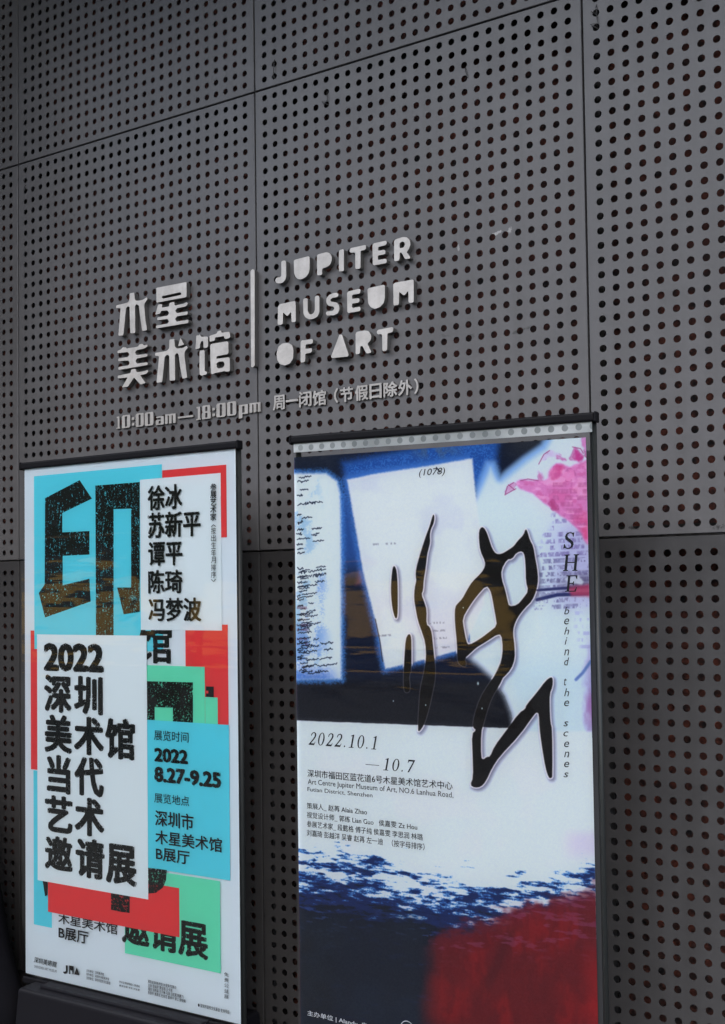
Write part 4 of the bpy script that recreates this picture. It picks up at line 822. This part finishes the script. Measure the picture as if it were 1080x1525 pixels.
for ch, x, y0, y1 in (('b', 844, 904, 915), ('e', 844, 921, 930), ('h', 844, 934, 945), ('i', 843, 949, 960), ('n', 844, 967, 976), ('d', 844, 979, 991), ('t', 842, 1010, 1021), ('h', 844, 1025, 1037), ('e', 844, 1043, 1052), ('s', 843, 1074, 1082), ('c', 843, 1089, 1097), ('e', 844, 1104, 1113), ('n', 844, 1119, 1128), ('e', 844, 1134, 1143), ('s', 843, 1150, 1158)):
    hw = 2.2 if ch in 'it' else 3.9; text(M_txt, ch, (x - hw, y0), (x + hw, y1), .0, .28, parent=shp, Y=YT)
text(M_txt, '(1078)', (624, 699), (663, 709), -.004, .2, parent=shp, Y=YT)

# ------------------------------------------------------------------ black draped cover in the bottom left corner
M_cover = mat('black_cloth', (.003, .003, .004), .95, 0, .04)
def cover_x(z):                                    # right-hand slope of the cloth, as read off the photo's bottom left edge
    pts = sorted([(at(x, y, YP - .04)[1], at(x, y, YP - .04)[0]) for x, y in [(-60, 1120), (-22, 1300), (0, 1405), (9, 1440), (19, 1475), (29, 1502), (29, 1530), (27, 1600)]])
    return float(np.interp(z, [p[0] for p in pts], [p[1] for p in pts]))
V, Fc = [], []; nl, na = 26, 40; ztop = at(-60, 1120, YP - .04)[1]; xc_ = cover_x(ztop) - .16
for k in range(nl):
    z = ztop * k / (nl - 1); rx = max(.02, cover_x(z) - xc_) * (1 if k < nl - 1 else .55)
    for a in range(na):
        t = 2 * math.pi * a / na; fold = 1 + .035 * math.sin(7 * t + z * 3) * (1 - z / ztop) * (1 - max(0, math.cos(t)) ** 4)
        V.append((xc_ + rx * math.cos(t) * fold, YP - .04 + min(.17, rx * .6) * math.sin(t) * fold, z))
    if k:
        for a in range(na): Fc.append([(k - 1) * na + a, (k - 1) * na + (a + 1) % na, k * na + (a + 1) % na, k * na + a])
Fc.append([(nl - 1) * na + a for a in range(na)]); Fc.append(list(range(na))[::-1])
tag(obj('draped_cover', V, Fc, M_cover, smooth=True), 'black draped shape cut off by the bottom left edge, beside the poster base', 'cloth cover')

# ------------------------------------------------------------------ across the street (only mirrored in the film)
M_leaf = mat('leaves', (.05, .08, .03), .6); L(M_leaf, ramp(M_leaf, noise(M_leaf, 1.2, 3), [(.35, (.03, .05, .02)), (.65, (.085, .11, .045))]), bsdf(M_leaf).inputs['Base Color'])
M_bark = mat('bark', (.08, .06, .045), .9)
for i, (tx, ty, hh) in enumerate([(-17, -9.5, 6.5), (-12.5, -10, 7.2), (-8, -9.3, 6.2), (-3.5, -10, 7.0)]):
    e = empty('street_tree', (tx, ty, -.14), 'street tree %s opposite the facade, mirrored in the poster film' % ['farthest left', 'second from left', 'third from left', 'nearest'][i], 'tree', 'street trees opposite')
    v, f = tube([(tx, ty, -.14), (tx + .1, ty, 1.6), (tx, ty + .1, hh * .6)], [.16, .12, .06], 8); obj('trunk', v, f, M_bark, e)
    n = 2600; d = rng.normal(0, 1, (n, 3)); d /= np.linalg.norm(d, axis=1)[:, None]; rr = rng.random(n) ** .4
    lump = 1 + .25 * np.sin(4 * d[:, 0] + i) * np.cos(5 * d[:, 2]); c = np.stack([tx + d[:, 0] * rr * lump * 2.1, ty + d[:, 1] * rr * lump * 2.0, hh * .62 + d[:, 2] * rr * lump * hh * .36], 1)
    a = rng.normal(0, 1, (n, 3)); a /= np.linalg.norm(a, axis=1)[:, None]; b = np.cross(a, rng.normal(0, 1, (n, 3))); b /= np.linalg.norm(b, axis=1)[:, None]
    V = np.stack([c - a * .16, c + b * .08, c + a * .16, c - b * .08], 1).reshape(-1, 3); obj('crown', V, np.arange(4 * n).reshape(-1, 4), M_leaf, e)
M_bldg = mat('far_render', (.2, .19, .18), .8); M_glass = mat('far_glass', (.03, .035, .04), .15)
e = empty('office_block', (-14, -24, -.14), 'grey office block across the street, mirrored in the poster film', 'building')
v, f = box(-34, 8, -30, -22, -.14, 11, .02); obj('wall', v, f, M_bldg, e)
M_glow = mat('amber_glow', (.2, .12, .04), .3); bsdf(M_glow).inputs['Emission Color'].default_value = (1, .6, .12, 1); bsdf(M_glow).inputs['Emission Strength'].default_value = .33  # made-up amber glow, added for brown reflections in the poster film
for c in range(14):
    x = -27 + c * 1.33
    if c in (5, 9): continue
    v, f = box(x + .06, x + 1.27, -22.0, -21.93, .0, 1.72, .01); obj('glow_panel', v, f, M_glow, e)
for r in range(1, 3):
    for c in range(10):
        v, f = box(-33 + c * 4.1, -30.2 + c * 4.1, -22.0, -21.95, 1.2 + r * 3.3, 3.2 + r * 3.3, .01); obj('window', v, f, M_glass, e)
